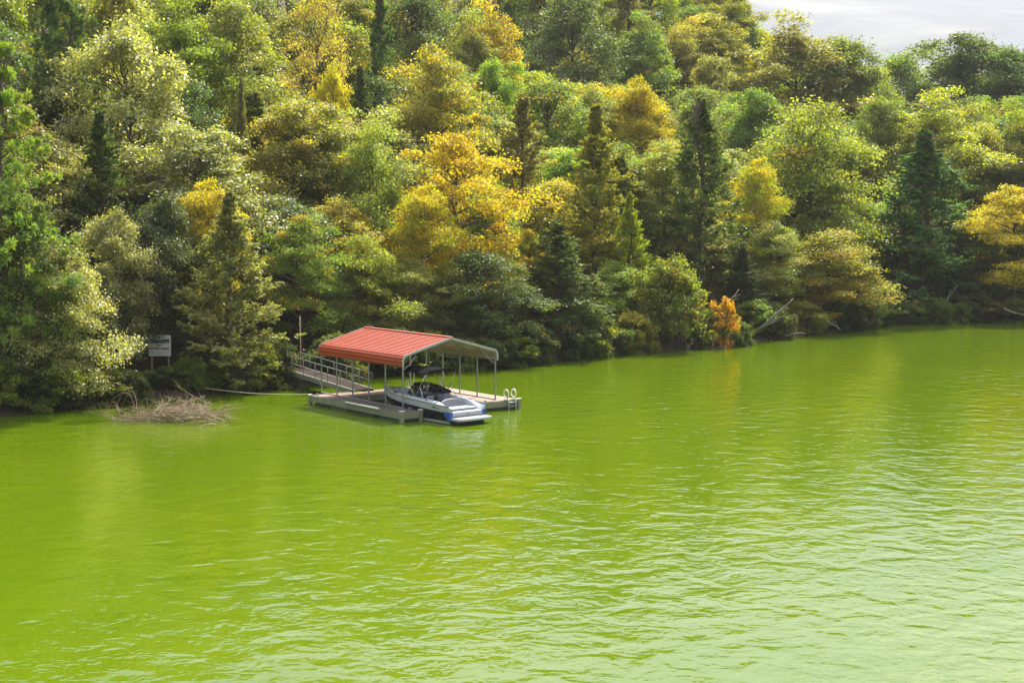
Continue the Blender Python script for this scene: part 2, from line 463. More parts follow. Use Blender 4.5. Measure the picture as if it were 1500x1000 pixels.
def ray(px, py):
    a, b = (px-750)/FPX, (500-py)/FPX
    return np.array([a, math.cos(PITCH)+b*math.sin(PITCH), -math.sin(PITCH)+b*math.cos(PITCH)])
def at_depth(px, py, depth):
    d = ray(px, py); t = depth/d[1]
    return Vector((d[0]*t, depth, CAM_H+d[2]*t))
def at_z(px, py, z):
    d = ray(px, py); t = (z-CAM_H)/d[2]
    return Vector((d[0]*t, d[1]*t, z))
def to_px(p):
    x, y, z = p[0], p[1], p[2]-CAM_H
    fw = y*math.cos(PITCH)-z*math.sin(PITCH); up = y*math.sin(PITCH)+z*math.cos(PITCH)
    return 750+FPX*x/fw, 500-FPX*up/fw
TT = np.arange(55, 420, 0.25)
def column(px):
    a = (px-750)/FPX
    return np.stack([a*TT, TT], 1)
def inland_point(px, d):
    P = column(px); s = shore_dist(P)
    k = np.argmax(s >= d)
    return P[k]

# ------------------------------------------------------------------ boathouse
U = Vector((-0.603, 0.797, 0)).normalized()
DOCK = Vector((-5.56, 76.1, 0))
DROT = math.atan2(U.y, U.x)          # local x runs shoreward, local y to the port side
DZ = 0.50
dock = empty("floating_dock", DOCK, DROT, "U shaped floating timber dock with two fingers round the moored boat", "dock")
XF, XB, XR = -1.40, 7.78, -0.55                  # front and back ends of the fingers
def finger(y0, y1, x0, x1, mat, w=0.14, cuts=(0.35, 0.72)):
    y = y0+0.05
    while y+w <= y1-0.04:
        k = [x0+0.05, *[x0+(x1-x0)*(c+random.uniform(-.06,.06)) for c in cuts], x1-0.05]
        for a_, b_ in zip(k[:-1], k[1:]):
            z = DZ+random.uniform(-.004,.004)
            MB().box(a_+.004, b_-.004, y, y+w-.012, z-.035, z).build("plank", mat, dock)
        y += w
finger(-0.12, 1.00, XF, 5.95, M["shaded_deck"])
finger(-7.00, -4.55, XR, 5.95, M["deck"], w=0.15)
xx = 5.99
while xx+.15 < XB:                    # back platform, boards across
    for a_, b_ in ((-6.95,-4.3),(-4.3,-1.6),(-1.6,.95)):
        z = DZ+random.uniform(-.004,.004)
        MB().box(xx, xx+.138, a_+.004, b_-.004, z-.035, z).build("plank", M["deck"], dock)
    xx += .15
def rim(x0, x1, y0, y1, z0=0.17, z1=0.49):
    MB().box(x0, x1, y0, y1, z0, z1).build("fascia_board", M["fascia"], dock)
t_ = 0.045
rim(XF-t_, XB+t_, 1.0, 1.0+t_); rim(XF, 5.95, -.12-t_, -.12); rim(XF-t_, XF, -.12-t_, 0.998)
rim(XR-t_, XB+t_, -7.0-t_, -7.0); rim(XR, 5.95, -4.55, -4.55+t_); rim(XR-t_, XR, -6.998, -4.55+t_)
rim(XB, XB+t_, -6.998, 0.998); rim(5.95-t_, 5.95, -4.50, -0.17)
for x0, x1, y0, y1 in ((-1.2,.9,-.05,.9),(1.5,3.6,-.05,.9),(4.2,5.8,-.05,.9),(-.4,1.6,-6.9,-4.7),(2.0,3.7,-6.9,-4.7),(4.1,5.8,-6.9,-4.7),(6.1,7.6,-1.5,.8),(6.1,7.6,-4.2,-1.9),(6.1,7.6,-6.8,-4.6)):
    MB().box(x0, x1, y0, y1, -.35, .165).build("pontoon_float", M["float"], dock, bevel=.03)
def corner(x, y, top=.56):
    o = MB().box(x-.095, x+.095, y-.095, y+.095, -.12, top).build("corner_post", M["fascia"], dock, bevel=.012)
    MB().box(x-.11, x+.11, y-.11, y+.11, top+.002, top+.035).build("cap", M["white_pvc"], o)
corner(XF-.02, 1.0); corner(XF-.02, -.12); corner(XR-.02, -7.0, .52); corner(XB, 1.0, .505); corner(XB, -7.0, .505)
MB().tube([(.6,1.075,.50),(2.0,1.075,.505),(3.9,1.075,.50)], .055, 8).build("bumper_strip", M["white_pvc"], dock, smooth=True)
MB().tube([(-1.3,-.47,.47),(-.4,-.47,.47)], .05, 8).build("bumper_strip", M["white_pvc"], dock, smooth=True)
for x, y in ((-.6,-.02),(4.6,-.02),(-.6,-4.75),(4.6,-4.75),(7.4,.75)):
    MB().box(x-.04,x+.04,y-.03,y+.03,DZ,DZ+.07).bar((x-.14,y,DZ+.085),(x+.14,y,DZ+.085),.035,.03).build("cleat", M["galv"], dock)

# swim ladder with looped hand rails, on the end of the right finger
lad = empty("swim_ladder", DOCK + Matrix.Rotation(DROT,3,'Z') @ Vector((XR-.05,-6.45,DZ)), DROT, "white swim ladder with looped handrails on the open finger end", "ladder")
for s in (-.25, .25):
    pts = []
    for k in range(15):
        a_ = math.pi*1.25 - k/14*math.pi*1.5
        pts.append((.10+.21*math.cos(a_), s, .34+.22*math.sin(a_)))
    pts = [(.02, s, .02)] + pts + [(-.02+.02, s, .12), (-.10, s, -.02), (-.12, s, -.62)]
    MB().tube(pts, .036, 7).build("handrail", M["white_pvc"], lad, smooth=True)
    MB().bar((-.10, s, .0), (-.14, s, -.62), .07, .05).build("stringer", M["galv"], lad)
    MB().box(-.06, .20, s-.06, s+.06, .003, .06).build("foot_block", M["white_pvc"], lad)
for z in (-.10, -.32, -.54):
    MB().box(-.20, -.07, -.215, .215, z-.02, z+.02).build("rung", M["galv"], lad)

# ------------------------------------------------------------------ carport roof on posts
W2, YC = 2.93, -2.93
port = empty("carport", DOCK + Vector((0,0,DZ)), DROT, "open steel carport with red ribbed roof standing on the dock", "boat shelter")
HE, HR = 2.62, 3.45                   # corner height and ridge height above the deck
FRAME_X = [0.0, 1.66, 3.30, 4.95, 6.60, 8.26]
def roof_profile(off=0.0, drop=2.12):
    """half profile, distance from centre line and height: fascia foot, rounded eave, slope, ridge"""
    sl = math.atan2(HR-HE, W2-.25)
    pts = [(W2+.09+off, drop)]
    r_ = 0.34+off
    cxx, czz = W2+.09-.34, HE-.22
    for k in range(7):
        a_ = k/6*(math.pi/2-sl)
        pts.append((cxx+r_*math.cos(a_), czz+r_*math.sin(a_)))
    pts.append((0.0, HR+off+.03))
    return pts
for x in FRAME_X:
    for s in (1, -1):
        MB().box(x-.03, x+.03, YC+s*W2-.03, YC+s*W2+.03, 0.06, 2.22).build("post", M["galv"], port)
    pr = roof_profile(-.075, 2.2)
    pts = [(x, YC+p_, z_) for p_, z_ in pr] + [(x, YC-p_, z_) for p_, z_ in pr[::-1][1:]]
    MB().tube(pts, .034, 6).build("roof_bow", M["galv"], port, smooth=True)
for x in (FRAME_X[0], FRAME_X[3], FRAME_X[-1]):
    for s in (1, -1):
        MB().tube([(x, YC+s*(W2-.03), 1.95), (x, YC+s*(W2-.45), 2.25), (x, YC+s*(W2-.80), 2.66)], .024, 6).build("knee_brace", M["galv"], port)
for s in (1, -1):
    MB().box(-.05, 8.31, YC+s*W2-.03, YC+s*W2+.03, 0.004, .056).build("base_rail", M["galv"], port)
# ribbed sheets: each panel runs the length of the roof
prof = roof_profile(0.0)
arc = [0.0]
for a_, b_ in zip(prof[:-1], prof[1:]): arc.append(arc[-1]+math.hypot(b_[0]-a_[0], b_[1]-a_[1]))
def on_prof(s_):
    s_ = min(max(s_, 0), arc[-1]); i = max(0, min(len(arc)-2, int(np.searchsorted(arc, s_)-1)))
    k = (s_-arc[i])/(arc[i+1]-arc[i]); a_, b_ = prof[i], prof[i+1]
    t_x, t_z = b_[0]-a_[0], b_[1]-a_[1]; L_ = math.hypot(t_x, t_z)
    return a_[0]+t_x*k, a_[1]+t_z*k, t_z/L_, -t_x/L_        # point and outward normal
RX0, RX1 = -.10, 8.40
n_pan = 5; pan = arc[-1]/n_pan
for s in (1, -1):
    for i in range(n_pan):
        st = []
        for q in range(4):                                       # three ribs and a lap per panel
            c = i*pan + (q+.5)*pan/4
            st += [(c-pan/8+.002, .006), (c-.055, .006), (c-.032, .034), (c+.032, .034), (c+.055, .006), (c+pan/8-.002, .006)]
        top = [(on_prof(a_), h_) for a_, h_ in st]
        mb = MB()
        for z_off, mi in ((0, 0), (-.006, 1)):
            rows = []
            for x in (RX0, RX1):
                row = []
                for (y_, z_, n_y, n_z), h_ in top:
                    hh = h_+z_off if mi == 0 else h_-.008
                    row.append((x, YC+s*(y_+n_y*hh), z_+n_z*hh))
                rows.append(row)
            mb.grid(rows, mi)
        me = mb.mesh("roof_panel", [M["red_steel"], M["pale_steel"]])
        link("roof_panel", me, port)
MB().box(RX0-.01, RX1+.01, YC-.11, YC+.11, HR+.055, HR+.085).build("ridge_cap", M["red_steel"], port, bevel=.012)
for x in (RX0-.012, RX1+.012):
    pr = roof_profile(.02)
    full = [(YC+p_, z_) for p_, z_ in pr] + [(YC-p_, z_) for p_, z_ in pr[::-1][1:]]
    inn = roof_profile(-.085)
    full2 = [(YC+p_, z_) for p_, z_ in inn] + [(YC-p_, z_) for p_, z_ in inn[::-1][1:]]
    mb = MB(); rows = []
    for (a_, b_), (c_, d_) in zip(full, full2):
        rows.append([(x-.018,a_,b_+.012),(x+.018,a_,b_+.012),(x+.018,c_,d_),(x-.018,c_,d_)])
    mb.grid(rows, 0, close=True)
    mb.build("gable_trim", M["white_trim"], port)

# ------------------------------------------------------------------ boat
BO = DOCK + Matrix.Rotation(DROT,3,'Z') @ Vector((-3.45,-1.57,0))
boat = empty("speedboat", BO, DROT+R(4), "navy and white open bow speedboat with black canopy moored under the red roof", "boat")
boat.scale = (1, 1, 1.14)
L_B = 7.0
def beam(t): return 1.18 if t < .42 else 1.18*(1-((t-.42)/.58)**2.4)
def sheer(t): return .80+.30*t**1.3
ST = [0,.06,.14,.24,.34,.44,.54,.63,.71,.78,.84,.89,.93,.965,.99,1.0]
def station(t):
    b_ = max(beam(t), .012); s_ = sheer(t)
    ck = .03+.55*max(0,(t-.45)/.55)**1.7            # chine height
    kz = -.38+.0*t+1.2*max(0,(t-.62)/.38)**2.2       # keel
    kz = min(kz, s_-.12); ck = max(min(ck, s_-.14), kz+.02)
    cb = b_*(.93-.25*max(0,(t-.4)/.6))
    nb = s_-.30+.06*t                                 # top of the navy
    return dict(x=t*L_B+(.10*(0) if t<1 else 0), keel=(0,kz), chine=(cb,ck), boot=(cb+(b_-cb)*.15, min(ck+.11,nb-.02)), navy=(b_*.985, max(nb,ck+.1)), rail=(b_, s_))
def skin(lo, hi, name, mat, off=0.0):
    mb = MB()
    for s in (1,-1):
        rows = []
        for t in ST:
            q = station(t); a_, b_ = q[lo], q[hi]
            x1 = q["x"]+(.0 if lo!="keel" else -.0)
            rows.append([(x1-.35*max(0,t-.8)*(sheer(t)-a_[1])*3, s*(a_[0]+off), a_[1]), (x1-.35*max(0,t-.8)*(sheer(t)-(a_[1]+b_[1])/2)*3, s*((a_[0]+b_[0])/2+off+.02*(lo=='navy')), (a_[1]+b_[1])/2), (x1-.35*max(0,t-.8)*(sheer(t)-b_[1])*3, s*(b_[0]+off), b_[1])])
        mb.grid(rows)
    return mb
skin("keel","chine","b",None).build("hull_bottom", M["gel_bottom"], boat, smooth=True)
skin("chine","boot","b",None).build("boot_stripe", M["gel_bottom"], boat, smooth=True)
hb = skin("boot","navy","b",None)
q = station(0)                                        # transom
for s in (1,-1):
    hb.poly([(0.0,0,-.38),(0.0,s*q["chine"][0],q["chine"][1]),(0.0,s*q["navy"][0],q["navy"][1]),(0.0,0,q["navy"][1])])
hull = hb.build("hull", M["gel_navy"], boat, smooth=True)
skin("navy","rail","b",None).build("topside_band", M["gel_white"], boat, smooth=True)
mb = MB()
for s in (1,-1): mb.tube([(station(t)["x"], s*(station(t)["rail"][0]+.012), sheer(t)) for t in ST], .026, 6)
mb.build("rub_rail", M["vinyl"], boat, smooth=True)
# deck ring round the opening
def inner(t):
    return max(beam(t)-.30, .0)
X0, X1 = .16, .86
TI = [X0+(X1-X0)*k/16 for k in range(17)]
mb = MB()
for s in (1,-1):
    rows = []
    for t in TI:
        b_, i_, z_ = beam(t), inner(t)*math.sqrt(max(0,1-max(0,(t-.74)/.12)**2)), sheer(t)
        crown = .10*(1 if t<.5 else max(.3,1-(t-.5)*2))
        rows.append([(t*L_B,s*b_,z_),(t*L_B,s*(b_*.92+i_*.08),z_+crown*.55),(t*L_B,s*(b_*.5+i_*.5),z_+crown),(t*L_B,s*(i_+.02),z_+crown*.9),(t*L_B,s*i_,z_+crown*.6),(t*L_B,s*i_,.22)])
    mb.grid(rows)
    rows = []                                         # bow deck ahead of the opening
    for t in [.86,.89,.92,.95,.975,.99,1.0]:
        b_, z_ = max(beam(t),.005), sheer(t)
        rows.append([(t*L_B,s*b_,z_),(t*L_B,s*b_*.8,z_+.03),(t*L_B,s*b_*.4,z_+.05),(t*L_B,0,z_+.055)])
    mb.grid(rows)
    rows = []                                         # quarter pieces beside the sun pad, sloping to the stern
    for k in range(6):
        t = k/5*X0; z_ = sheer(t); lo = .40*(1-k/5)**1.4
        b_ = beam(t)-.02*(1-k/5)
        rows.append([(t*L_B,s*b_,z_-lo*.25),(t*L_B,s*(b_-.10),z_+.05-lo*.55),(t*L_B,s*(b_-.26),z_+.09-lo),(t*L_B,s*(b_-.32),z_+.05-lo),(t*L_B,s*(b_-.33),.36)])
    mb.grid(rows)
    mb.poly([(0.004,s*(beam(0)-.02),station(0)["navy"][1]-.02),(0.004,s*(beam(0)-.02),sheer(0)-.10),(0.004,s*(beam(0)-.30),sheer(0)-.34),(0.004,s*(beam(0)-.30),.30)])
mb.build("deck", M["gel_white"], boat, smooth=True)
MB().box(.5, 5.5, -.86, .86, .16, .21).build("cockpit_floor", M["pad"], boat)
# stern: engine hatch, sun pad, backrest, step
MB().box(.02, .99, -.84, .84, .10, .555).build("engine_hatch", M["gel_white"], boat, bevel=.03)
sp_ = MB().box(.22, 1.02, -.80, .80, .56, .66).build("sun_pad", M["vinyl"], boat, bevel=.035)
for y in (-.27, .27):
    MB().box(.25, 1.0, y-.008, y+.008, .655, .668).build("seam", M["dark_vinyl"], sp_)
def cushion(name, pts, w, mat, parent=boat):          # rounded back: outline in (y,z) extruded along x
    return None
pts = []
for k in range(13):
    a_ = math.pi*k/12
    pts.append((.72*math.cos(a_) if abs(math.cos(a_))<.99 else .72*math.cos(a_), .64+.34*math.sin(a_)**.6))
mb = MB(); b0 = [(1.10+.10*((z-.64)/.34), y, z) for y, z in pts]; b1 = [(1.30+.06*((z-.64)/.34), y*.98, z) for y, z in pts]
mb.poly(b0[::-1]); mb.poly(b1)
mb.grid([b0, b1], close=True)
mb.build("rear_backrest", M["vinyl"], boat, bevel=.02)
MB().box(1.25, 1.75, -.80, .80, .21, .50).build("rear_bench", M["vinyl"], boat, bevel=.03)
MB().box(-.03, .10, -.95, .95, .33, .52).build("transom_step", M["gel_white"], boat, bevel=.03)
MB().tube([(-.035,0,.43),(-.05,0,.43)], .035, 8).build("transom_fitting", M["black"], boat)
pl = [(0.0,-1.08),(-.55,-1.10),(-.72,-.98),(-.78,-.6),(-.80,0),(-.78,.6),(-.72,.98),(-.55,1.10),(0.0,1.08)]
o = MB().prism(pl, .20, .295).build("swim_platform", M["gel_white"], boat, bevel=.012)
MB().prism([(x*.90-.02, y*.90) for x, y in pl], .297, .307).build("platform_pad", M["pad"], o)
for s in (1,-1):                                      # blue panels on the stern corners
    mb = MB(); y0, y1 = beam(0)+.006, beam(.07)+.006
    zt, zb = station(0)["navy"][1]+.06, .10
    a_ = [(-.012, s*(beam(0)-.36), zb+.18), (-.012, s*(beam(0)+.004), zb), (-.012, s*(beam(0)+.004), zt), (-.012, s*(beam(0)-.24), zt-.05)]
    b_ = [(.004, p_[1], p_[2]) for p_ in a_]
    mb.quadbox(a_+b_)
    c_ = [(.0, s*(beam(0)+.001), zb), (.34, s*(beam(.05)+.001), zt-.16), (.46, s*(beam(.07)+.001), zt), (0, s*(beam(0)+.001), zt)]
    mb.quadbox(c_+[(p_[0], p_[1]+s*.014, p_[2]) for p_ in c_])
    mb.build("corner_panel", M["gel_blue"], boat)
    v_ = [(.72, s*(beam(.1)+.016), .66), (1.35, s*(beam(.2)+.022), .735), (1.25, s*(beam(.19)+.022), .665)]
    MB().poly(v_).poly([(p_[0],p_[1]+s*.008,p_[2]) for p_ in v_]).build("side_vent", M["black"], boat)
    for x in (1.9, 4.7):
        t = x/L_B
        MB().box(x-.09,x+.09, s*(beam(t)-.07)-.02, s*(beam(t)-.07)+.02, sheer(t)+.045, sheer(t)+.10).build("cleat", M["black"], boat)
MB().tube([(3.2,beam(.47)+.0,.40),(3.2,beam(.47)+.02,.40)], .05, 10).build("hull_fitting", M["chrome"], boat)
# consoles, seats, wheel
for s in (1,-1):
    c = [(3.35,s*.22,.21),(4.05,s*.22,.21),(4.05,s*.86,.21),(3.35,s*.86,.21),(3.55,s*.22,.80),(3.95,s*.22,.93),(3.95,s*.86,.93),(3.55,s*.86,.80)]
    MB().quadbox(c).build("console", M["gel_white"] if s>0 else M["dark_vinyl"], boat, bevel=.02)
    st = MB().box(2.45,2.95, s*.55-.26, s*.55+.26, .40, .55).box(2.62,2.78,s*.55-.05,s*.55+.05,.21,.40).build("helm_seat", M["vinyl"], boat, bevel=.02)
    MB().quadbox([(2.35,s*.55-.26,.52),(2.50,s*.55-.26,.52),(2.50,s*.55+.26,.52),(2.35,s*.55+.26,.52),(2.24,s*.55-.22,1.06),(2.34,s*.55-.22,1.06),(2.34,s*.55+.22,1.06),(2.24,s*.55+.22,1.06)]).build("backrest", M["vinyl"], st, bevel=.03)
    MB().quadbox([(4.15,s*.30,.22),(5.5,s*.10,.22),(5.5,s*.42,.22),(4.15,s*.80,.22),(4.15,s*.30,.62),(5.5,s*.10,.66),(5.5,s*.42,.66),(4.15,s*.80,.62)]).build("bow_cushion", M["vinyl"], boat, bevel=.03)
mb = MB(); mb.tube([(3.34+.06*math.sin(a_), -.55+.19*math.cos(a_), .83+.17*math.sin(a_)) for a_ in [k*math.pi/8 for k in range(17)]], .017, 6)
mb.tube([(3.34,-.74,.83),(3.34,-.36,.83)], .014, 5).tube([(3.34,-.55,.83),(3.55,-.55,.75)], .02, 5)
mb.build("steering_wheel", M["black"], boat, smooth=True)
# wrap-round windscreen
wp = []
for k in range(25):
    a_ = -1+2*k/24
    y = .99*math.copysign(abs(a_)**.8, a_); x = 4.45-1.75*abs(a_)**2.6
    wp.append((x, y, abs(a_)))
rows = [[(x, y, sheer(x/L_B)+.09) for x, y, a_ in wp], [(x-.46*(1-.3*a_), y*.90, sheer(x/L_B)+.09+.44*(1-.55*a_**4)) for x, y, a_ in wp]]
wsh = MB().grid(rows).build("windscreen", M["glass"], boat, smooth=True)
mb = MB(); mb.tube(rows[1], .018, 6); mb.tube(rows[0], .015, 5)
for k in (0, 5, 9, 15, 19, 24): mb.tube([rows[0][k], rows[1][k]], .014, 5)
mb.build("frame", M["black"], wsh, smooth=True)
# canopy on its folding frame
cr_rows = []
for i in range(9):
    x = 2.05+i/8*2.1; row = []
    for k in range(13):
        a_ = -1+2*k/12
        row.append((x, .98*a_, 2.30-.20*abs(a_)**2.5+.03*math.sin(i*1.1+k*.7)-.05*((i-4)/4)**2))
    cr_rows.append(row)
mb = MB().grid(cr_rows)
lowrows = [[(x, y*.99, z-.05) for x, y, z in r] for r in cr_rows]
mb.grid(lowrows)
mb.grid([[r[0] for r in cr_rows],[r[0] for r in lowrows]]).grid([[r[-1] for r in cr_rows],[r[-1] for r in lowrows]]).grid([cr_rows[0], lowrows[0]]).grid([cr_rows[-1], lowrows[-1]])
can = mb.build("canopy", M["canvas"], boat, smooth=False)
for s in (1,-1):
    for a_, b_ in (((2.95,s*1.02,.98),(2.1,s*.95,2.08)), ((2.95,s*1.02,.98),(4.1,s*.95,2.08)), ((3.1,s*1.0,1.25),(3.1,s*.95,2.10)), ((2.2,s*1.05,.95),(2.62,s*.98,1.5)), ((4.1,s*.98,1.0),(3.55,s*.96,1.5))):
        MB().tube([a_, b_], .017, 6).build("canopy_strut", M["chrome"], boat, smooth=True)

def rope(name, pts, sag, r, mat, label, nseg=14):
    a_, b_ = Vector(pts[0]), Vector(pts[1])
    ps = [a_.lerp(b_, k/nseg) - Vector((0,0,sag*4*(k/nseg)*(1-k/nseg))) for k in range(nseg+1)]
    o = MB().tube(ps, r, 6).build(name, mat, None, smooth=True)
    return tag(o, label, "rope")
D2W = lambda x, y, z: DOCK + Matrix.Rotation(DROT,3,'Z') @ Vector((x,y,z))
rope("mooring_line", (D2W(-1.55,-.62,.86), D2W(-.6,-.18,.57)), .12, .018, M["dark_rope"], "dark mooring line from the boat side to the shaded finger")
rope("mooring_line", (D2W(-1.55,-2.80,.86), D2W(-.6,-4.75,.57)), .2, .018, M["dark_rope"], "dark mooring line from the boat side to the sunlit finger")
rope("shore_rope", (D2W(7.85,1.05,.55), (-19.6,86.0,.75)), .25, .02, M["rope"], "pale rope running from the dock corner to the bank by the brush")

# ------------------------------------------------------------------ gangway
G0 = D2W(7.45,-2.25,DZ+.06); G1 = G0 + Vector((-.60,.80,0))*8.8; G1.z = 1.15
gv = (G1-G0); glen = gv.length
gang = empty("gangway", G0, math.atan2(gv.y, gv.x), "grey metal gangway with pipe railings sloping from dock up to the bank", "gangway")
rise = gv.z/Vector((gv.x,gv.y,0)).length
def gp(x, y, z): return (x, y, z+rise*x)
run = Vector((gv.x,gv.y,0)).length
for y in (.62, -.62):
    MB().bar(gp(0,y,-.10), gp(run,y,-.10), .06, .30).build("side_beam", M["dull_galv"], gang)
    for k in range(7):
        x = .15+k*(run-.3)/6
        MB().tube([gp(x,y,0), gp(x,y,.90)], .024, 6).build("railing_post", M["dull_galv"], gang, smooth=True)
    for z in (.90, .48):
        MB().tube([gp(.15,y,z), gp(run-.15,y,z)], .021, 6).build("rail", M["dull_galv"], gang, smooth=True)
x = .02
while x < run-.2:
    MB().quadbox([gp(x,-.58,.02),gp(x+.18,-.58,.02),gp(x+.18,.58,.02),gp(x,.58,.02),gp(x,-.58,.055),gp(x+.18,-.58,.055),gp(x+.18,.58,.055),gp(x,.58,.055)]).build("plank", M["grey_deck"], gang)
    x += .195
pp = at_depth(440, 537, 89.5); gzz = gz(pp.x, pp.y)
pole = MB().tube([(0,0,-.6),(0.02,0,2.0),(0,0.02,4.3)], [.04,.036,.03], 8).build("mooring_pole", M["dead_wood"], None, smooth=True)
pole.location = (pp.x, pp.y, max(gzz, 0)); tag(pole, "thin pale pole rising beside the upper end of the gangway", "pole")

# ------------------------------------------------------------------ sale sign
sp0 = at_depth(234, 506, 87.0)
sg = empty("sale_sign", (sp0.x, sp0.y, gz(sp0.x, sp0.y)), R(-6), "white for sale board with a photo strip on two posts at the bank", "sign")
zc = sp0.z - sg.location.z
pn = MB().box(-.67,.67,-.015,.015, zc-.61, zc+.61).build("panel", M["sign_white"], sg)
for x in (-.5,.5):
    MB().box(x-.045,x+.045,.017,.10,-.3,zc+.5).build("post", M["dead_wood"], sg)
def strip(name, x0, x1, z0, z1, mat): return MB().box(x0,x1,-.022,-.016,zc+z0,zc+z1).build(name, mat, pn)
strip("photo_strip", -.60,.58,.13,.38,M["ink_teal"])
for x0,x1,z0,z1,k in ((-.59,-.36,.28,.37,"ink"),(.30,.57,.25,.37,"ink"),(-.36,.30,.24,.28,"ink"),(-.2,.1,.30,.36,"ink_grey"),(-.55,-.48,.15,.22,"ink_grey"),(.38,.52,.15,.2,"ink_grey"),(-.1,.24,.14,.2,"ink_grey")):
    MB().box(x0,x1,-.026,-.0225,zc+z0,zc+z1).build("photo_detail", M[k], pn)
def bars(name, x0, x1, z, h, mat, wlo, whi, gap):
    mb = MB(); x = x0
    while x < x1:
        w_ = random.uniform(wlo, whi); hh = h*random.uniform(.75,1)
        mb.box(x, min(x+w_,x1), -.022, -.016, zc+z-hh/2, zc+z+hh/2); x += w_+gap
    return mb.build(name, mat, pn)
bars("illegible_line", -.18,.20,.03,.05,M["ink"],.02,.05,.012)
bars("illegible_line", -.60,.58,-.17,.13,M["ink_red"],.03,.07,.018)
bars("illegible_line", -.60,.25,-.40,.06,M["ink_grey"],.02,.06,.015)
bars("illegible_line", -.50,.05,-.50,.05,M["ink_grey"],.02,.06,.015)
fc = bpy.data.curves.new("lettering", 'FONT'); fc.body = "FOR SALE"; fc.size = .17; fc.align_x = 'CENTER'; fc.extrude = .002; fc.offset = .004; fc.space_character = 1.15
fo = bpy.data.objects.new("lettering_src", fc); COL.objects.link(fo)
dg = bpy.context.evaluated_depsgraph_get()
tm_ = bpy.data.meshes.new_from_object(fo.evaluated_get(dg))
bpy.data.objects.remove(fo)
tm_.materials.clear(); tm_.materials.append(M["ink"])
lt = link("lettering", tm_, pn); lt.rotation_euler = (math.pi/2,0,0); lt.location = (-.02,-.019,zc+.44)

# ------------------------------------------------------------------ brush pile
bpile = empty("brush_pile", (-17.6, 75.5, 0), 0, "heap of bare grey brown cut branches lying in the shallows", "brush pile")
rb = random.Random(5)
def limb(p, d, L_, r, rr, seg=6, curl=.5, droop=0):
    pts = [Vector(p)]; d = Vector(d).normalized()
    for k in range(seg):
        d = (d + Vector((rr.uniform(-1,1),rr.uniform(-1,1),rr.uniform(-1,1)-droop))*curl*.35).normalized()
        pts.append(pts[-1]+d*L_/seg)
    return pts, [r*(1-.75*k/seg) for k in range(seg+1)]
tw = MB()
for i in range(150):
    x, y = rb.gauss(.7,1.5), rb.gauss(0,.75)
    x = max(-2.6, min(2.9, x))
    a_ = rb.uniform(0, 2*math.pi); el_ = rb.uniform(-.05,.40)
    L_ = rb.uniform(1.0, 2.4)
    d = (math.cos(a_)*math.cos(el_), math.sin(a_)*math.cos(el_)*.7, math.sin(el_))
    pts, rs = limb((x-d[0]*L_*.4, y-d[1]*L_*.4, rb.uniform(.0,.6)*math.exp(-((x-.7)/1.8)**2)), d, L_, rb.uniform(.014,.032), rb, 6, .5, .15)
    MB().tube(pts, rs, 5).build("branch", M["dead_wood"], bpile, smooth=True)
    for k in range(9):
        j = rb.randrange(1,6); q = pts[j]
        dd = (pts[j+1]-pts[j]).normalized()+Vector((rb.uniform(-1,1),rb.uniform(-1,1),rb.uniform(-.5,.8)))
        tp, tr2 = limb(q, dd, rb.uniform(.3,.8), .009, rb, 3, .6)
        tw.tube(tp, tr2, 3, cap=False)
for i in range(7):                                     # tall arching stems at the left
    x = rb.uniform(-2.6,-1.2)
    pts, rs = [], []
    hgt, sx = rb.uniform(.5,1.6), rb.choice((-1,1,-1))*rb.uniform(.5,1.5)
    for k in range(8):
        u_ = k/7
        pts.append((x+sx*u_*u_+rb.uniform(-.03,.03), rb.uniform(-.1,.1)+(.3 if i%2 else -.2), hgt*math.sin(u_*2.5)*.95))
        rs.append(.022*(1-.6*u_))
    MB().tube(pts, rs, 5).build("branch", M["dead_wood"], bpile, smooth=True)
tag(tw.build("twigs", M["dead_wood"], bpile), kind="stuff")

# ------------------------------------------------------------------ vegetation: prototypes
def unit(a): return a/np.maximum(np.linalg.norm(a, axis=1, keepdims=True), 1e-9)
def leaf_mesh(name, pos, nrm, axis, ln, wd, tone, mat):
    n_ = len(pos)
    nrm = unit(nrm); axis = unit(axis - nrm*np.sum(axis*nrm, 1, keepdims=True)); side = np.cross(nrm, axis)
    ln = ln[:,None]; wd = wd[:,None]
    v = np.empty((n_, 4, 3))
    v[:,0] = pos-axis*ln*.5; v[:,1] = pos+side*wd*.5+axis*ln*.08+nrm*wd*.18
    v[:,2] = pos+axis*ln*.5; v[:,3] = pos-side*wd*.5+axis*ln*.08+nrm*wd*.18
    me = bpy.data.meshes.new(name)
    me.vertices.add(n_*4); me.vertices.foreach_set("co", v.ravel())
    me.loops.add(n_*4); me.loops.foreach_set("vertex_index", np.arange(n_*4, dtype=np.int32))
    me.polygons.add(n_); me.polygons.foreach_set("loop_start", np.arange(0, n_*4, 4, dtype=np.int32))
    me.polygons.foreach_set("loop_total", np.full(n_, 4, dtype=np.int32))
    at = me.attributes.new("tone", 'FLOAT_COLOR', 'FACE')
    at.data.foreach_set("color", np.concatenate([tone, np.ones((n_,1))], 1).ravel())
    me.materials.append(mat); me.update(calc_edges=True)
    return me

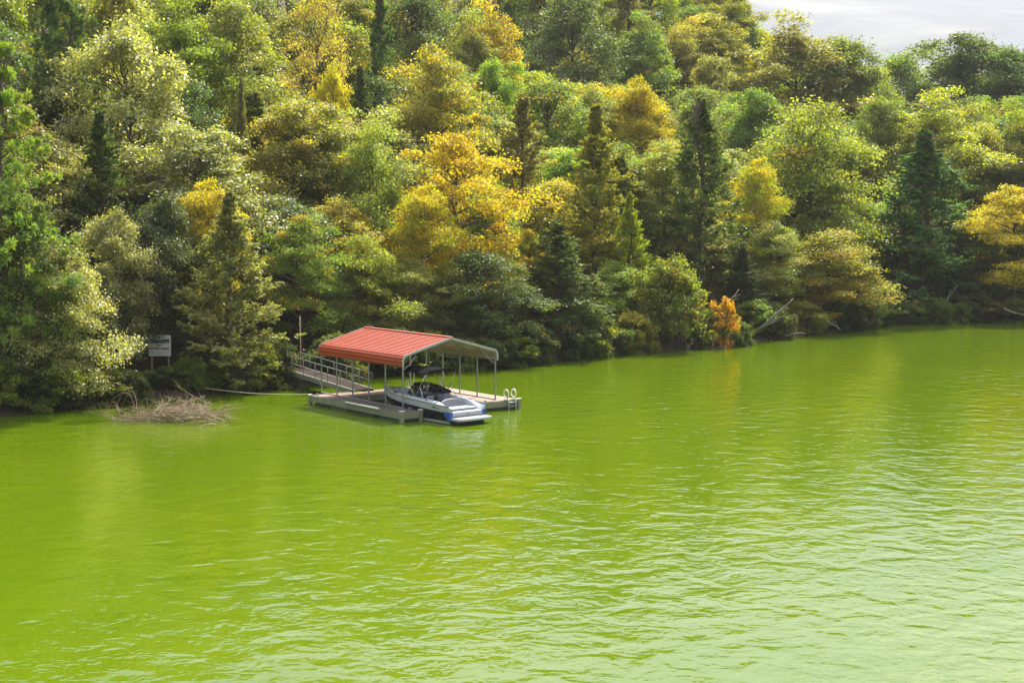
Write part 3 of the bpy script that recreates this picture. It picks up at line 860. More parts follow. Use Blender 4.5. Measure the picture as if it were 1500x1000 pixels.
PROTO = {}
def limbs_mesh(name, h, r, targets, rng, mat, top=.8, lean=0.0):
    mb = MB(); k_ = 7
    spine = [Vector((rng.normal(0,.12)*i/k_*2+lean*i/k_, rng.normal(0,.12)*i/k_*2, -0.6+(h*top+.6)*i/k_)) for i in range(k_+1)]
    mb.tube(spine, [r*(1.25 if i==0 else 1-.8*i/k_) for i in range(k_+1)], 7)
    for c, rr in targets:
        c = Vector(c); zz = max(.12*h, min(c.z-.25*math.hypot(c.x,c.y)-.3, h*top*.95))
        i = min(k_-1, int((zz+.6)/(h*top+.6)*k_)); f_ = (zz+.6)/(h*top+.6)*k_-i
        s = spine[i].lerp(spine[i+1], max(0,min(1,f_)))
        mid = s.lerp(c, .5)+Vector((rng.normal(0,.25), rng.normal(0,.25), .25))
        mb.tube([s, mid, c], [rr, rr*.7, rr*.3], 5, cap=False)
    return mb.mesh(name, mat, smooth=True)

def broadleaf(key, h, w, ncl, tw_, lv, size, base=.22, flat=.82, spray=.75, seed=1, rc=(.9,1.75), top_w=.75, bark="bark", sparse=0.0):
    rng = np.random.default_rng(seed); hr = w/2
    pos, nrm, axs, tone, tg = [], [], [], [], []
    for i in range(ncl):
        f_ = ((i+.5)/ncl)**.85
        z = h*(base+(1-base)*f_*.95)
        rad = hr*(max(0.02, math.sin(math.pi*min(1,(.12+.88*f_))**top_w))**.6)
        lob = 1+.30*math.sin(3*i*2.39996+seed)+rng.normal(0,.15)
        q = rng.uniform(.35,.95)**.6
        th = i*2.39996+rng.normal(0,.35)
        c = np.array([math.cos(th)*rad*q*lob, math.sin(th)*rad*q*lob, z+rng.normal(0,.05*h)])
        R_ = rng.uniform(*rc)*w/9
        tg.append((c, .035+.05*rng.random()))
        cv = rng.random()
        d = unit(rng.normal(size=(tw_,3))); d[:,2] = np.where(d[:,2]<-.3, -d[:,2], d[:,2])
        tp = c+d*np.array([1,1,flat])*R_*rng.uniform(.45,1.05,(tw_,1))
        keep = rng.random(tw_) > sparse
        for j in np.nonzero(keep)[0]:
            m_ = int(lv*1.6*rng.uniform(.6,1.4))
            g_ = rng.normal(size=(m_,3))*np.array([1,1,spray])*.26*R_/1.2
            pos.append(tp[j]+g_)
            nrm.append(d[j]*.45+np.array([0,0,.5])+rng.normal(size=(m_,3))*.7)
            axs.append(d[j]+rng.normal(size=(m_,3))*.8+np.array([0,0,-.25]))
            tv = rng.random()
            tone.append(np.stack([rng.beta(1.7,2.8,m_), np.full(m_,tv), np.full(m_,cv)],1))
    pos, nrm, axs, tone = map(np.concatenate, (pos, nrm, axs, tone))
    s = size*.78*rng.uniform(.5,1.5,len(pos))
    crown = leaf_mesh("crown", pos, nrm, axs, s, s*.62, tone, M["leaf"])
    trunk = limbs_mesh("trunk", h, .020*h**.9+.03, tg, rng, M[bark])
    PROTO[key] = (trunk, crown, h*1.02, w*1.08, base)

def cedar(key, h, w, nb, per, seed=1, taper=.85, rise=.55, size=.26, base=.04):
    rng = np.random.default_rng(seed); pos, nrm, axs, tone, tg = [], [], [], [], []
    for i in range(nb):
        f_ = (i+rng.random())/nb; f_ = f_**.9
        z = h*(base+(.97-base)*f_)
        th = i*2.39996+rng.normal(0,.5); el_ = rise*rng.uniform(-.1,1.0)+.45*f_
        lob = 1+.20*math.sin(2*th+seed+5*f_)+.14*math.sin(9*f_+3*th)
        L_ = max(.14, w/2*((1-f_)**taper)*rng.uniform(.55,1.18)*lob*(1 if f_>.12 else .75+2*f_))
        d = np.array([math.cos(th)*math.cos(el_), math.sin(th)*math.cos(el_), math.sin(el_)])
        o_ = np.array([0,0,z]); tg.append((o_+d*L_*.85, .03))
        cv = rng.random()
        ns = max(3, int(per*L_/(w/2)))
        for k in range(ns):                                   # sprays along the branch
            u_ = rng.uniform(.25,1.0)**.7
            m_ = int(30*rng.uniform(.6,1.3)); tv = rng.random()
            sd = unit((d+rng.normal(size=3)*.55+np.array([0,0,.12]))[None])[0]
            c = o_+d*L_*u_+rng.normal(size=3)*np.array([.3,.3,.12])*L_*.30*(1.15-u_)-np.array([0,0,1])*u_*u_*L_*.08
            q = rng.random(m_)
            sz_ = min(1.0, .30+L_/1.3)
            pos.append(c+sd*(q*.55*sz_)[:,None]+rng.normal(size=(m_,3))*np.array([.12,.12,.07])*sz_*(1.15-q)[:,None])
            axs.append(sd+rng.normal(size=(m_,3))*.5)
            nrm.append(rng.normal(size=(m_,3))*.75+np.array([0,0,.6]))
            tone.append(np.stack([np.clip(rng.normal(.45,.2,m_),0,1), np.full(m_,tv), np.full(m_,cv)],1))
    pos, nrm, axs, tone = map(np.concatenate, (pos, nrm, axs, tone))
    s = size*rng.uniform(.6,1.3,len(pos))
    crown = leaf_mesh("crown", pos, nrm, axs, s, s*.32, tone, M["needle"])
    trunk = limbs_mesh("trunk", h, .014*h+.03, tg, rng, M["bark"], top=.97)
    PROTO[key] = (trunk, crown, h, w, base)

def pine(key, h, w, whorls, per, tufts, seed=1, base=.35):
    rng = np.random.default_rng(seed); pos, nrm, axs, tone, tg = [], [], [], [], []
    for i in range(whorls):
        f_ = i/(whorls-1); z = h*(base+(.97-base)*f_)
        for k in range(per):
            th = k*2*math.pi/per+i*1.1+rng.normal(0,.25); L_ = w/2*max(.15,(1-f_)**.6)*rng.uniform(.65,1.1)
            el_ = rng.uniform(.0,.35)+.3*f_
            d = np.array([math.cos(th)*math.cos(el_), math.sin(th)*math.cos(el_), math.sin(el_)])
            o_ = np.array([0,0,z]); tg.append((o_+d*L_*.9, .04)); cv = rng.random()
            for j in range(tufts):
                u_ = rng.uniform(.4,1.02); c = o_+d*L_*u_+rng.normal(size=3)*np.array([.35,.35,.18])*L_*.45
                m_ = 46; dd = unit(rng.normal(size=(m_,3))+d*.7+np.array([0,0,.35]))
                ln_ = rng.uniform(.20,.36,m_)
                pos.append(c+dd*(ln_*.5)[:,None]); axs.append(dd); nrm.append(rng.normal(size=(m_,3)))
                tv = rng.random()
                tone.append(np.stack([np.clip(rng.normal(.5,.2,m_),0,1), np.full(m_,tv), np.full(m_,cv)],1))
    pos, nrm, axs, tone = map(np.concatenate, (pos, nrm, axs, tone))
    s = RNG.uniform(.22,.38,len(pos))
    crown = leaf_mesh("crown", pos, nrm, axs, s, s*.14, tone, M["needle"])
    trunk = limbs_mesh("trunk", h, .018*h+.04, tg, rng, M["bark"], top=.95)
    PROTO[key] = (trunk, crown, h, w, base)

# near trees: finer leaves
broadleaf("oak1", 12, 9, 58, 17, 26, .22, base=.10, seed=3)
broadleaf("oak2", 12, 9, 54, 18, 26, .22, base=.08, seed=4, rc=(.8,1.7))
broadleaf("oak3", 14, 9, 56, 17, 25, .23, base=.22, seed=5)
broadleaf("oak4", 15, 8, 56, 17, 24, .24, base=.25, seed=6, rc=(1.0,1.9), top_w=.9)
broadleaf("maple1", 12, 9, 60, 16, 26, .21, base=.15, flat=.50, spray=.5, seed=8, rc=(.9,1.8))
broadleaf("maple2", 13, 9, 56, 17, 26, .21, base=.22, flat=.55, spray=.5, seed=9, rc=(.9,1.8))
broadleaf("tall1", 18, 8, 62, 15, 24, .27, base=.28, seed=10, rc=(1.1,2.0), top_w=.95)
broadleaf("tall2", 18, 9, 58, 15, 25, .28, base=.25, seed=12, rc=(1.1,2.1), top_w=.85)
broadleaf("airy", 15, 8, 44, 12, 18, .20, base=.30, seed=13, sparse=.25, bark="bark")
cedar("cedar1", 11, 6.0, 200, 9, seed=20, taper=.95)
cedar("cedar2", 13, 5.4, 190, 9, seed=21, taper=.85)
cedar("cedar3", 12, 6.6, 180, 10, seed=22, taper=.85, rise=.35)
cedar("cedar4", 12, 6.0, 180, 9, seed=23, taper=.85, rise=.45)
pine("pine1", 16, 7, 13, 6, 9, seed=30)
pine("pine2", 13, 7, 12, 6, 9, seed=31, base=.15)
broadleaf("shrub1", 3.2, 4.2, 34, 14, 24, .17, base=.02, seed=40, rc=(1.1,1.8))
broadleaf("shrub2", 2.4, 3.6, 30, 14, 24, .16, base=.02, seed=41, rc=(1.1,1.8), flat=.5)
broadleaf("shrub3", 2.8, 3.2, 26, 12, 22, .15, base=.03, seed=42, sparse=.3, rc=(.9,1.7))

# colours: leaf reflectance
C = dict(dark=(.108,.148,.030), deep=(.080,.112,.032), blue=(.115,.165,.050), mid=(.190,.245,.030), fresh=(.255,.310,.028),
         olive=(.275,.285,.042), grey=(.315,.310,.095), silver=(.365,.340,.140), lime=(.350,.370,.026), sage=(.240,.242,.075),
         gold=(.44,.36,.030), yellow=(.54,.46,.026), tan=(.42,.33,.085), orange=(.62,.29,.024), brown=(.22,.15,.06))
ACC = dict(y=(.60,.47,.024), g=(.62,.43,.024), o=(.58,.38,.03), l=(.40,.41,.026))
NAME = dict(o="broadleaf_tree", m="maple_tree", t="broadleaf_tree", a="broadleaf_tree", c="cedar_tree", p="pine_tree", s="bank_shrub")
CAT = dict(o="tree", m="tree", t="tree", a="tree", c="tree", p="tree", s="shrub")
TREES = []
def plant(kind, x, y, h, w, colour, autumn=0.0, accent='y', gloss=.06, label=None, rot=None, sink=.15, dz=0.0):
    trunk, crown, ph, pw, base = PROTO[kind]
    rl = random.Random(int(x*97)*7919+int(y*89))
    z = max(gz(x, y), -.15)-sink+dz
    o = empty(NAME[kind[0]], (x, y, z), rl.uniform(0, 6.283) if rot is None else rot, label, CAT[kind[0]],
              "shrubs along the water's edge" if kind[0]=='s' else "trees of the lakeside wood")
    o.scale = (w/pw, w/pw, h/ph)
    link("trunk", trunk, o)
    c = link("crown", crown, o)
    col = C[colour] if isinstance(colour, str) else colour
    j = [rl.uniform(.90,1.10) for _ in range(3)]
    c.color = (col[0]*j[0], col[1]*j[1], col[2]*j[2], 1)
    c["autumn"] = float(autumn)*.68; c["accent"] = [float(v) for v in ACC[accent]]; c["gloss"] = float(gloss)*.5
    TREES.append((o, x, y, z, h, w, kind, colour))
    return o
HERO_SPANS = []
def hero(px, yt, yb, wpx, inland, kind, colour, autumn=0.0, accent='y', gloss=.06, label=None):
    x, y = inland_point(px, inland)
    g_ = gz(x, y); top = at_depth(px, yt, y).z; wpx *= 1.24
    h = max(1.2, top-g_+.15); w = wpx/FPX*math.hypot(x, y)
    o = plant(kind, x, y, h, w, colour, autumn, accent, gloss, label)
    HERO_SPANS.append((px-wpx*.42, px+wpx*.42, yt, yb, y, x))
    return o

hero(4, 62, 480, 190, 2.5, "pine2", (.200,.270,.045), .15, 'l', .08, "light green pine with long needle tufts at the left edge of the wood")
hero(88, 372, 598, 142, .6, "oak2", "silver", .10, 'l', .16, "silvery leaved oak leaning low over the water below the left bank")
hero(166, 318, 430, 120, 4, "oak1", "silver", .15, 'l', .15, "small silvery tree just above the low silvery oak at the water")
hero(152, 158, 345, 120, 11, "cedar2", "dark", .12, 'l', .05, "dark green cedar with a brighter flank above the silvery trees")
hero(100, -60, 170, 120, 25, "pine1", "blue", .0, 'l', .05, "tall dark pine with a bare trunk rising out of frame at upper left")
hero(195, 45, 260, 190, 20, "oak3", "silver", .14, 'l', .17, "big glittering silvery oak in the upper left of the wood")
hero(292, 185, 330, 180, 11, "oak4", "grey", .10, 'l', .16, "dusty silver green tree above the olive cedar by the sign")
hero(272, 18, 150, 120, 31, "tall1", "fresh", .0, 'l', .08, "fresh green tall tree right of the glittering silvery oak")
hero(345, 5, 165, 120, 33, "tall2", "olive", .25, 'l', .12, "pale yellow green tree left of the tan autumn tree")
hero(466, -8, 128, 112, 40, "airy", "tan", .25, 'o', .06, "thin crowned tan orange autumn tree with visible dark limbs")
hero(492, 105, 165, 66, 32, "oak3", "yellow", .3, 'y', .06, "bright yellow tree at the foot of the tan autumn tree")
hero(430, 148, 330, 150, 18, "oak4", "olive", .40, 'y', .12, "olive tree with yellow tinges below the bright yellow tree")
hero(357, 112, 185, 46, 23, "cedar1", "sage", .0, 'y', .05, "small grey green conifer poking up above the dusty silver tree")
hero(302, 272, 302, 112, 6.0, "maple2", "gold", .7, 'y', .06, "yellow tipped small tree whose top shows behind the olive cedar")
hero(338, 278, 560, 150, .9, "cedar1", (.27,.31,.10), .04, 'l', .07, "olive grey feathery cedar on the bank right of the sale sign")
hero(240, 300, 480, 130, 4.5, "oak1", "deep", .0, 'l', .08, "dark shaded tree behind the sale sign")
hero(440, 318, 500, 120, 4.5, "maple1", "mid", .40, 'o', .07, "green maple with orange yellow top left of the red roof")
hero(735, -120, 40, 80, 62, "pine1", "deep", .0, 'y', .04, "dark pine on the top of the hill above the red roof")
hero(560, -20, 120, 90, 37, "cedar3", "blue", .0, 'y', .05, "dark blue green conifer right of the tan autumn tree")
hero(530, 95, 190, 80, 27, "cedar1", "dark", .0, 'y', .05, "dark conifer right of the bright yellow tree")
hero(640, 78, 215, 160, 22, "maple2", "olive", .5, 'y', .10, "broad olive yellow tree high above the red roof")
hero(690, 40, 120, 90, 40, "tall1", "olive", .15, 'l', .10, "light green tree above the broad olive yellow tree")
hero(838, -4, 155, 122, 52, "tall2", "blue", .05, 'l', .12, "large blue green tree on the upper slope near the middle of the wood")
hero(938, 36, 165, 84, 60, "tall1", "mid", .05, 'l', .11, "rounded mid green tree right of the large blue green tree")
hero(932, 122, 250, 95, 29, "maple2", "gold", .35, 'y', .05, "golden tree in a gap on the middle slope left of the tall green conifer")
hero(765, 135, 300, 130, 15, "cedar3", "sage", .0, 'l', .05, "grey green spreading conifer right of the yellow maple")
hero(872, 148, 420, 130, 9, "cedar2", "olive", .12, 'l', .06, "light olive cedar left of the golden tree")
hero(672, 200, 400, 180, 9, "maple1", "gold", .62, 'g', .06, "large golden maple with flat sprays above the red roof ridge")
hero(620, 278, 410, 112, 5.5, "maple2", "lime", .62, 'y', .06, "bright yellow maple directly over the middle of the red roof")
hero(545, 195, 310, 125, 12, "oak2", "olive", .25, 'l', .12, "light olive tree left of the large golden maple")
hero(776, 338, 395, 62, 4.5, "maple1", "mid", .75, 'o', .05, "small orange yellow tree low right of the golden maple")
hero(700, 372, 505, 150, 3, "oak1", "dark", .0, 'l', .08, "dark green low tree just behind the red roof ridge")
hero(535, 355, 490, 130, 4, "oak2", "fresh", .18, 'y', .08, "fresh green tree behind the back end of the red roof")
hero(604, 385, 490, 100, 3, "oak3", "olive", .1, 'l', .10, "olive young tree between the fresh green tree and the dark low tree")
hero(816, 322, 520, 165, 2.6, "cedar3", (.125,.150,.050), .06, 'l', .05, "dark olive spreading cedar at the bank right of the red roof")
hero(922, 280, 410, 80, 6, "cedar1", "lime", .3, 'y', .05, "yellow green cedar left of the tall green conifer")
hero(982, 388, 516, 98, .7, "shrub1", "mid", .22, 'g', .07, "big rounded bush with yellow topped leaves left of the orange bush")
hero(1062, 438, 513, 38, -.1, "shrub3", "orange", .4, 'g', .05, "flaming orange bush at the water's edge")
hero(1026, 138, 450, 150, 7, "cedar4", (.135,.180,.055), .0, 'l', .05, "tall dark green conifer above the orange bush")
hero(1070, -3, 70, 84, 88, "tall1", "olive", .0, 'l', .07, "olive skyline tree where the wood meets the sky")
hero(1160, 42, 215, 140, 66, "tall1", "olive", .05, 'l', .10, "tall olive tree below the left end of the open sky")
hero(1232, 62, 210, 130, 68, "tall2", "mid", .06, 'l', .09, "tall mid green tree below the middle of the open sky")
hero(1310, 86, 150, 110, 98, "tall2", "mid", .05, 'l', .06, "distant green tree in the dip of the skyline")
hero(1408, 50, 195, 160, 84, "oak4", "dark", .04, 'l', .08, "broad dark tree on the skyline at right")
hero(1474, 76, 195, 120, 78, "tall2", "dark", .04, 'o', .07, "dark tree right of the broad dark skyline tree")
hero(1185, 168, 370, 205, 10, "oak2", "olive", .30, 'y', .08, "large olive yellow tree above the leaning pale trunk")
hero(1106, 238, 330, 95, 7.5, "maple2", "lime", .55, 'y', .05, "yellow patch of a tree right of the tall green conifer")
hero(1215, 345, 485, 160, 1.3, "oak2", "olive", .48, 'g', .06, "olive and yellow tree hanging over the water at the leaning pale trunk")
hero(1362, 152, 300, 135, 24, "tall1", "lime", .08, 'y', .10, "bright yellow green tree behind the dark conical cedar")
hero(1350, 188, 475, 180, 6, "cedar1", "blue", .0, 'l', .05, "dark blue green conical cedar near the right end of the shore")
hero(1432, 190, 340, 112, 29, "oak3", "olive", .2, 'y', .08, "olive yellow tree right of the dark conical cedar")
hero(1486, 278, 460, 140, 2.5, "maple2", "gold", .55, 'y', .05, "golden yellow tree at the right edge over the water")
hero(1494, 160, 270, 90, 31, "oak4", "lime", .2, 'y', .08, "yellow green tree above the golden tree at right")
hero(1420, 335, 478, 90, 5, "oak1", "dark", .05, 'y', .05, "dark tree between the conical cedar and the golden tree")
hero(1285, 150, 330, 90, 26, "tall2", "mid", .12, 'y', .08, "mid green tree left of the bright yellow green tree")
hero(1105, 130, 250, 100, 30, "oak4", "mid", .1, 'l', .09, "mid green tree right of the tall green conifer's top")
hero(1455, 440, 472, 66, .6, "shrub3", "brown", .3, 'o', .02, "brown dying bush at the waterline near the right end")
hero(1130, 330, 470, 100, 4, "oak3", "olive", .2, 'y', .08, "olive tree over the orange bush and the pale trunk")
hero(1088, 360, 490, 80, 3, "cedar2", "deep", .0, 'y', .04, "dark cedar behind the orange bush")
hero(30, 300, 590, 150, 2.0, "oak3", "dark", .1, 'l', .07, "dark green tree under the light pine at left")

# the wood between them
POS = [(t[1], t[2]) for t in TREES]
rf = random.Random(21)
FILL_LABEL = {
10:"yellow flecked dark green rounded tree just below the dark spreading cedar",
11:"fresh green rounded tree right of the dark spreading cedar",
12:"olive cedar just lower right of the yellow topped bush",
19:"blue green rounded tree just below the golden tree at the right edge",
23:"blue green cedar left of the low silvery oak",
24:"dark green rounded tree just lower left of the low silvery oak",
27:"dark green rounded tree just above the orange topped maple",
28:"golden rounded tree above the fresh green tree behind the roof",
31:"blue green cedar just lower left of the dark spreading cedar",
34:"yellow flecked grey green rounded tree above the orange bush",
36:"yellow flecked mid green rounded tree just higher left of the overhanging olive tree",
37:"fresh green rounded tree higher right of the overhanging olive tree",
38:"yellow flecked mid green rounded tree just below the dark conical cedar",
40:"olive spreading tree just lower left of the golden tree at the right edge",
41:"olive cedar just above the brown bush at right",
43:"small mid green rounded tree just lower right of the light pine at the left edge",
44:"small mid green rounded tree lower left of the dark cedar at upper left",
45:"grey green rounded tree just left of the dark cedar at upper left",
46:"grey green high crowned tree just right of the dark cedar at upper left",
47:"olive spreading tree just above the olive grey cedar by the sign",
48:"silvery high crowned tree above the orange topped maple",
51:"yellow flecked fresh green rounded tree just below the large golden maple",
52:"golden high crowned tree just left of the light olive cedar",
53:"sage green cedar just right of the light olive cedar",
54:"yellow flecked olive spreading tree just left of the tall green conifer",
56:"very dark green cedar just lower right of the yellow patch tree",
57:"blue green spreading tree above the overhanging olive tree",
58:"fresh green rounded tree just left of the dark conical cedar",
59:"mid green rounded tree just lower right of the dark conical cedar",
60:"blue green cedar just left of the golden tree at the right edge",
65:"sage green high crowned tree above the light pine at the left edge",
66:"olive high crowned tree just right of the light pine at the left edge",
67:"dark green spreading tree just right of the dark cedar at upper left",
70:"yellow flecked olive high crowned tree below the tan autumn tree",
71:"grey green high crowned tree lower left of the broad olive yellow tree",
72:"yellow flecked blue green rounded tree just below the large golden maple",
74:"fresh green rounded tree just higher left of the light olive cedar",
75:"yellow flecked mid green rounded tree just higher right of the light olive cedar",
76:"grey green rounded tree below the golden mid slope tree",
77:"yellow flecked grey green high crowned tree just higher left of the yellow patch tree",
78:"olive spreading tree just above the yellow patch tree",
79:"yellow flecked fresh green rounded tree just below the large olive yellow tree",
82:"mid green rounded tree just right of the dark conical cedar",
83:"mid green high crowned tree just higher left of the golden tree at the right edge",
87:"very dark green cedar just above the light pine at the left edge",
88:"large dark green high crowned tree left of the big glittering oak",
89:"blue green cedar just below the big glittering oak",
90:"dark green rounded tree above the dusty silver green tree",
91:"olive cedar higher right of the dusty silver green tree",
92:"grey green spreading tree below the tan autumn tree",
93:"blue green high crowned tree just below the broad olive yellow tree",
94:"blue green high crowned tree just right of the broad olive yellow tree",
95:"yellow flecked grey green high crowned tree higher right of the large golden maple",
96:"golden rounded tree higher left of the light olive cedar",
97:"mid green high crowned tree just below the golden mid slope tree",
98:"olive high crowned tree just below the golden mid slope tree",
99:"yellow flecked grey green rounded tree higher left of the yellow patch tree",
100:"blue green cedar just above the yellow patch tree",
101:"mid green spreading tree just above the large olive yellow tree",
102:"olive cedar just right of the large olive yellow tree",
110:"dark green high crowned tree left of the big glittering oak",
111:"very dark green pine left of the big glittering oak",
112:"grey green rounded tree just above the big glittering oak",
114:"olive high crowned tree lower left of the tan autumn tree",
116:"blue green high crowned tree left of the broad olive yellow tree",
117:"yellow flecked olive high crowned tree just right of the broad olive yellow tree",
118:"fresh green rounded tree right of the broad olive yellow tree",
119:"mid green high crowned tree below the large blue green tree",
120:"yellow flecked grey green rounded tree just left of the golden mid slope tree",
121:"olive high crowned tree just right of the golden mid slope tree",
122:"yellow flecked mid green high crowned tree right of the golden mid slope tree",
123:"mid green high crowned tree above the yellow patch tree",
125:"blue green rounded tree just above the large olive yellow tree",
126:"dark green rounded tree higher left of the dark conical cedar",
127:"olive rounded tree just below the bright yellow green tree",
128:"olive high crowned tree just right of the bright yellow green tree",
129:"blue green rounded tree right of the bright yellow green tree",
133:"fresh green high crowned tree higher left of the big glittering oak",
134:"olive rounded tree higher left of the big glittering oak",
135:"olive high crowned tree above the big glittering oak",
136:"fresh green rounded tree right of the big glittering oak",
137:"blue green pine lower left of the tan autumn tree",
139:"dark green pine left of the broad olive yellow tree",
140:"olive high crowned tree just above the broad olive yellow tree",
141:"golden high crowned tree left of the large blue green tree",
142:"yellow flecked fresh green high crowned tree lower left of the large blue green tree",
143:"golden rounded tree below the large blue green tree",
144:"golden high crowned tree just higher left of the golden mid slope tree",
145:"very dark green pine just right of the golden mid slope tree",
146:"mid green high crowned tree right of the golden mid slope tree",
148:"yellow flecked mid green rounded tree higher left of the large olive yellow tree",
149:"olive rounded tree above the large olive yellow tree",
150:"fresh green high crowned tree higher right of the large olive yellow tree",
152:"blue green high crowned tree just higher right of the bright yellow green tree",
153:"yellow flecked mid green high crowned tree lower right of the broad dark skyline tree",
158:"yellow flecked sage green high crowned tree higher left of the big glittering oak",
159:"silvery rounded tree above the big glittering oak",
160:"fresh green high crowned tree higher right of the big glittering oak",
161:"grey green high crowned tree left of the tan autumn tree",
162:"grey green high crowned tree just left of the tan autumn tree",
163:"yellow flecked olive high crowned tree just right of the tan autumn tree",
164:"blue green high crowned tree above the broad olive yellow tree",
165:"small olive rounded tree above the broad olive yellow tree",
166:"mid green high crowned tree lower left of the large blue green tree",
168:"small yellow flecked fresh green high crowned tree lower right of the large blue green tree",
169:"very dark green pine just higher right of the golden mid slope tree",
172:"dark green high crowned tree above the large olive yellow tree",
173:"dark green high crowned tree higher right of the large olive yellow tree",
175:"blue green high crowned tree just above the bright yellow green tree",
176:"fresh green high crowned tree just higher right of the bright yellow green tree",
177:"olive high crowned tree lower right of the broad dark skyline tree",
183:"grey green high crowned tree above the big glittering oak",
184:"dark green high crowned tree higher right of the big glittering oak",
185:"mid green rounded tree left of the tan autumn tree",
186:"sage green high crowned tree higher left of the tan autumn tree",
187:"dark green pine just above the tan autumn tree",
188:"yellow flecked fresh green high crowned tree higher right of the tan autumn tree",
189:"grey green rounded tree above the broad olive yellow tree",
190:"yellow flecked blue green high crowned tree higher right of the broad olive yellow tree",
191:"blue green high crowned tree just lower left of the large blue green tree",
192:"olive rounded tree just below the large blue green tree",
193:"small fresh green high crowned tree just higher left of the golden mid slope tree",
195:"yellow flecked grey green rounded tree below the olive skyline tree",
199:"olive high crowned tree just below the distant tree in the skyline dip",
200:"olive high crowned tree just below the broad dark skyline tree",
201:"yellow flecked olive rounded tree higher right of the bright yellow green tree",
209:"olive high crowned tree higher right of the big glittering oak",
210:"fresh green rounded tree higher left of the tan autumn tree",
211:"sage green pine higher left of the tan autumn tree",
212:"olive high crowned tree just higher right of the tan autumn tree",
213:"blue green rounded tree right of the tan autumn tree",
214:"sage green pine above the broad olive yellow tree",
215:"dark green pine left of the large blue green tree",
216:"yellow flecked mid green high crowned tree higher left of the large blue green tree",
217:"yellow flecked olive rounded tree just higher right of the large blue green tree",
218:"sage green pine right of the large blue green tree",
219:"yellow flecked olive high crowned tree lower left of the olive skyline tree",
220:"olive high crowned tree just lower left of the olive skyline tree",
221:"fresh green high crowned tree just lower left of the tall olive tree under the sky",
222:"dark green pine just lower right of the tall olive tree under the sky",
223:"olive high crowned tree left of the distant tree in the skyline dip",
224:"blue green high crowned tree just below the distant tree in the skyline dip",
225:"blue green high crowned tree just higher left of the bright yellow green tree",
238:"small olive rounded tree right of the tan autumn tree",
239:"olive pine above the broad olive yellow tree",
240:"fresh green high crowned tree left of the large blue green tree",
241:"blue green rounded tree just higher left of the large blue green tree",
242:"blue green high crowned tree higher right of the large blue green tree",
243:"yellow flecked fresh green high crowned tree left of the olive skyline tree",
244:"golden high crowned tree left of the olive skyline tree",
245:"blue green high crowned tree just below the olive skyline tree",
246:"very dark green pine just lower left of the tall olive tree under the sky",
248:"olive high crowned tree just lower left of the distant tree in the skyline dip",
269:"blue green high crowned tree right of the large blue green tree",
270:"yellow flecked mid green high crowned tree left of the olive skyline tree",
271:"yellow flecked olive rounded tree just left of the olive skyline tree",
272:"very dark green pine just higher left of the tall olive tree under the sky",
273:"dark green rounded tree just right of the tall olive tree under the sky",
274:"mid green high crowned tree just right of the tall olive tree under the sky",
276:"mid green high crowned tree just lower right of the distant tree in the skyline dip",
277:"olive high crowned tree just lower right of the broad dark skyline tree",
296:"yellow flecked grey green high crowned tree just left of the olive skyline tree",
297:"dark green rounded tree just higher left of the olive skyline tree",
323:"yellow flecked mid green high crowned tree just right of the olive skyline tree",
332:"blue green shrub lower left of the low silvery oak",
333:"fresh green shrub lower left of the low silvery oak",
334:"very dark green shrub lower left of the low silvery oak",
335:"fresh green shrub below the low silvery oak",
336:"very dark green shrub below the low silvery oak",
337:"mid green shrub below the low silvery oak",
338:"mid green shrub lower left of the sale sign",
339:"dark green shrub just higher left of the brush pile",
342:"mid green shrub just lower right of the sale sign",
343:"dark green shrub right of the sale sign",
344:"olive shrub higher right of the brush pile",
345:"blue green shrub right of the brush pile",
346:"olive shrub left of the gangway",
347:"very dark green shrub just left of the gangway",
350:"dark green shrub just right of the gangway",
351:"mid green shrub just right of the gangway",
352:"blue green shrub just left of the red roof",
353:"dark green shrub just lower left of the red roof",
354:"fresh green shrub just right of the red roof",
355:"blue green shrub just lower right of the red roof",
356:"dark green shrub just right of the red roof",
357:"mid green shrub right of the red roof",
358:"mid green shrub lower left of the dark spreading cedar",
359:"very dark green shrub lower left of the dark spreading cedar",
360:"fresh green shrub lower left of the dark spreading cedar",
361:"very dark green shrub below the dark spreading cedar",
362:"dark green shrub below the dark spreading cedar",
363:"large very dark green shrub below the dark spreading cedar",
364:"fresh green shrub below the dark spreading cedar",
365:"dark green shrub lower right of the dark spreading cedar",
366:"mid green shrub left of the yellow topped bush",
367:"olive shrub just lower left of the yellow topped bush",
372:"mid green shrub just left of the orange bush",
374:"dark green shrub just lower right of the orange bush",
375:"mid green shrub just right of the orange bush",
376:"dark green shrub right of the orange bush",
377:"mid green shrub right of the orange bush",
378:"olive shrub lower left of the overhanging olive tree",
379:"dark green shrub lower left of the overhanging olive tree",
380:"fresh green shrub just below the overhanging olive tree",
381:"very dark green shrub right of the orange bush",
382:"very dark green shrub just below the overhanging olive tree",
383:"dark green shrub lower right of the overhanging olive tree",
384:"fresh green shrub lower right of the overhanging olive tree",
385:"mid green shrub lower right of the overhanging olive tree",
386:"dark green shrub below the dark conical cedar",
387:"blue green shrub lower right of the overhanging olive tree",
388:"mid green shrub left of the brown bush at right",
389:"dark green shrub left of the brown bush at right",
390:"mid green shrub below the dark conical cedar",
391:"small mid green shrub just left of the brown bush at right",
392:"mid green shrub just left of the brown bush at right",
393:"dark green shrub just left of the brown bush at right",
397:"olive shrub just right of the brown bush at right",
398:"mid green shrub just right of the brown bush at right",
}
row_d = [3.5, 8, 13, 19, 26, 33, 41, 50, 60, 71, 83, 96, 108, 122]
idx = 0
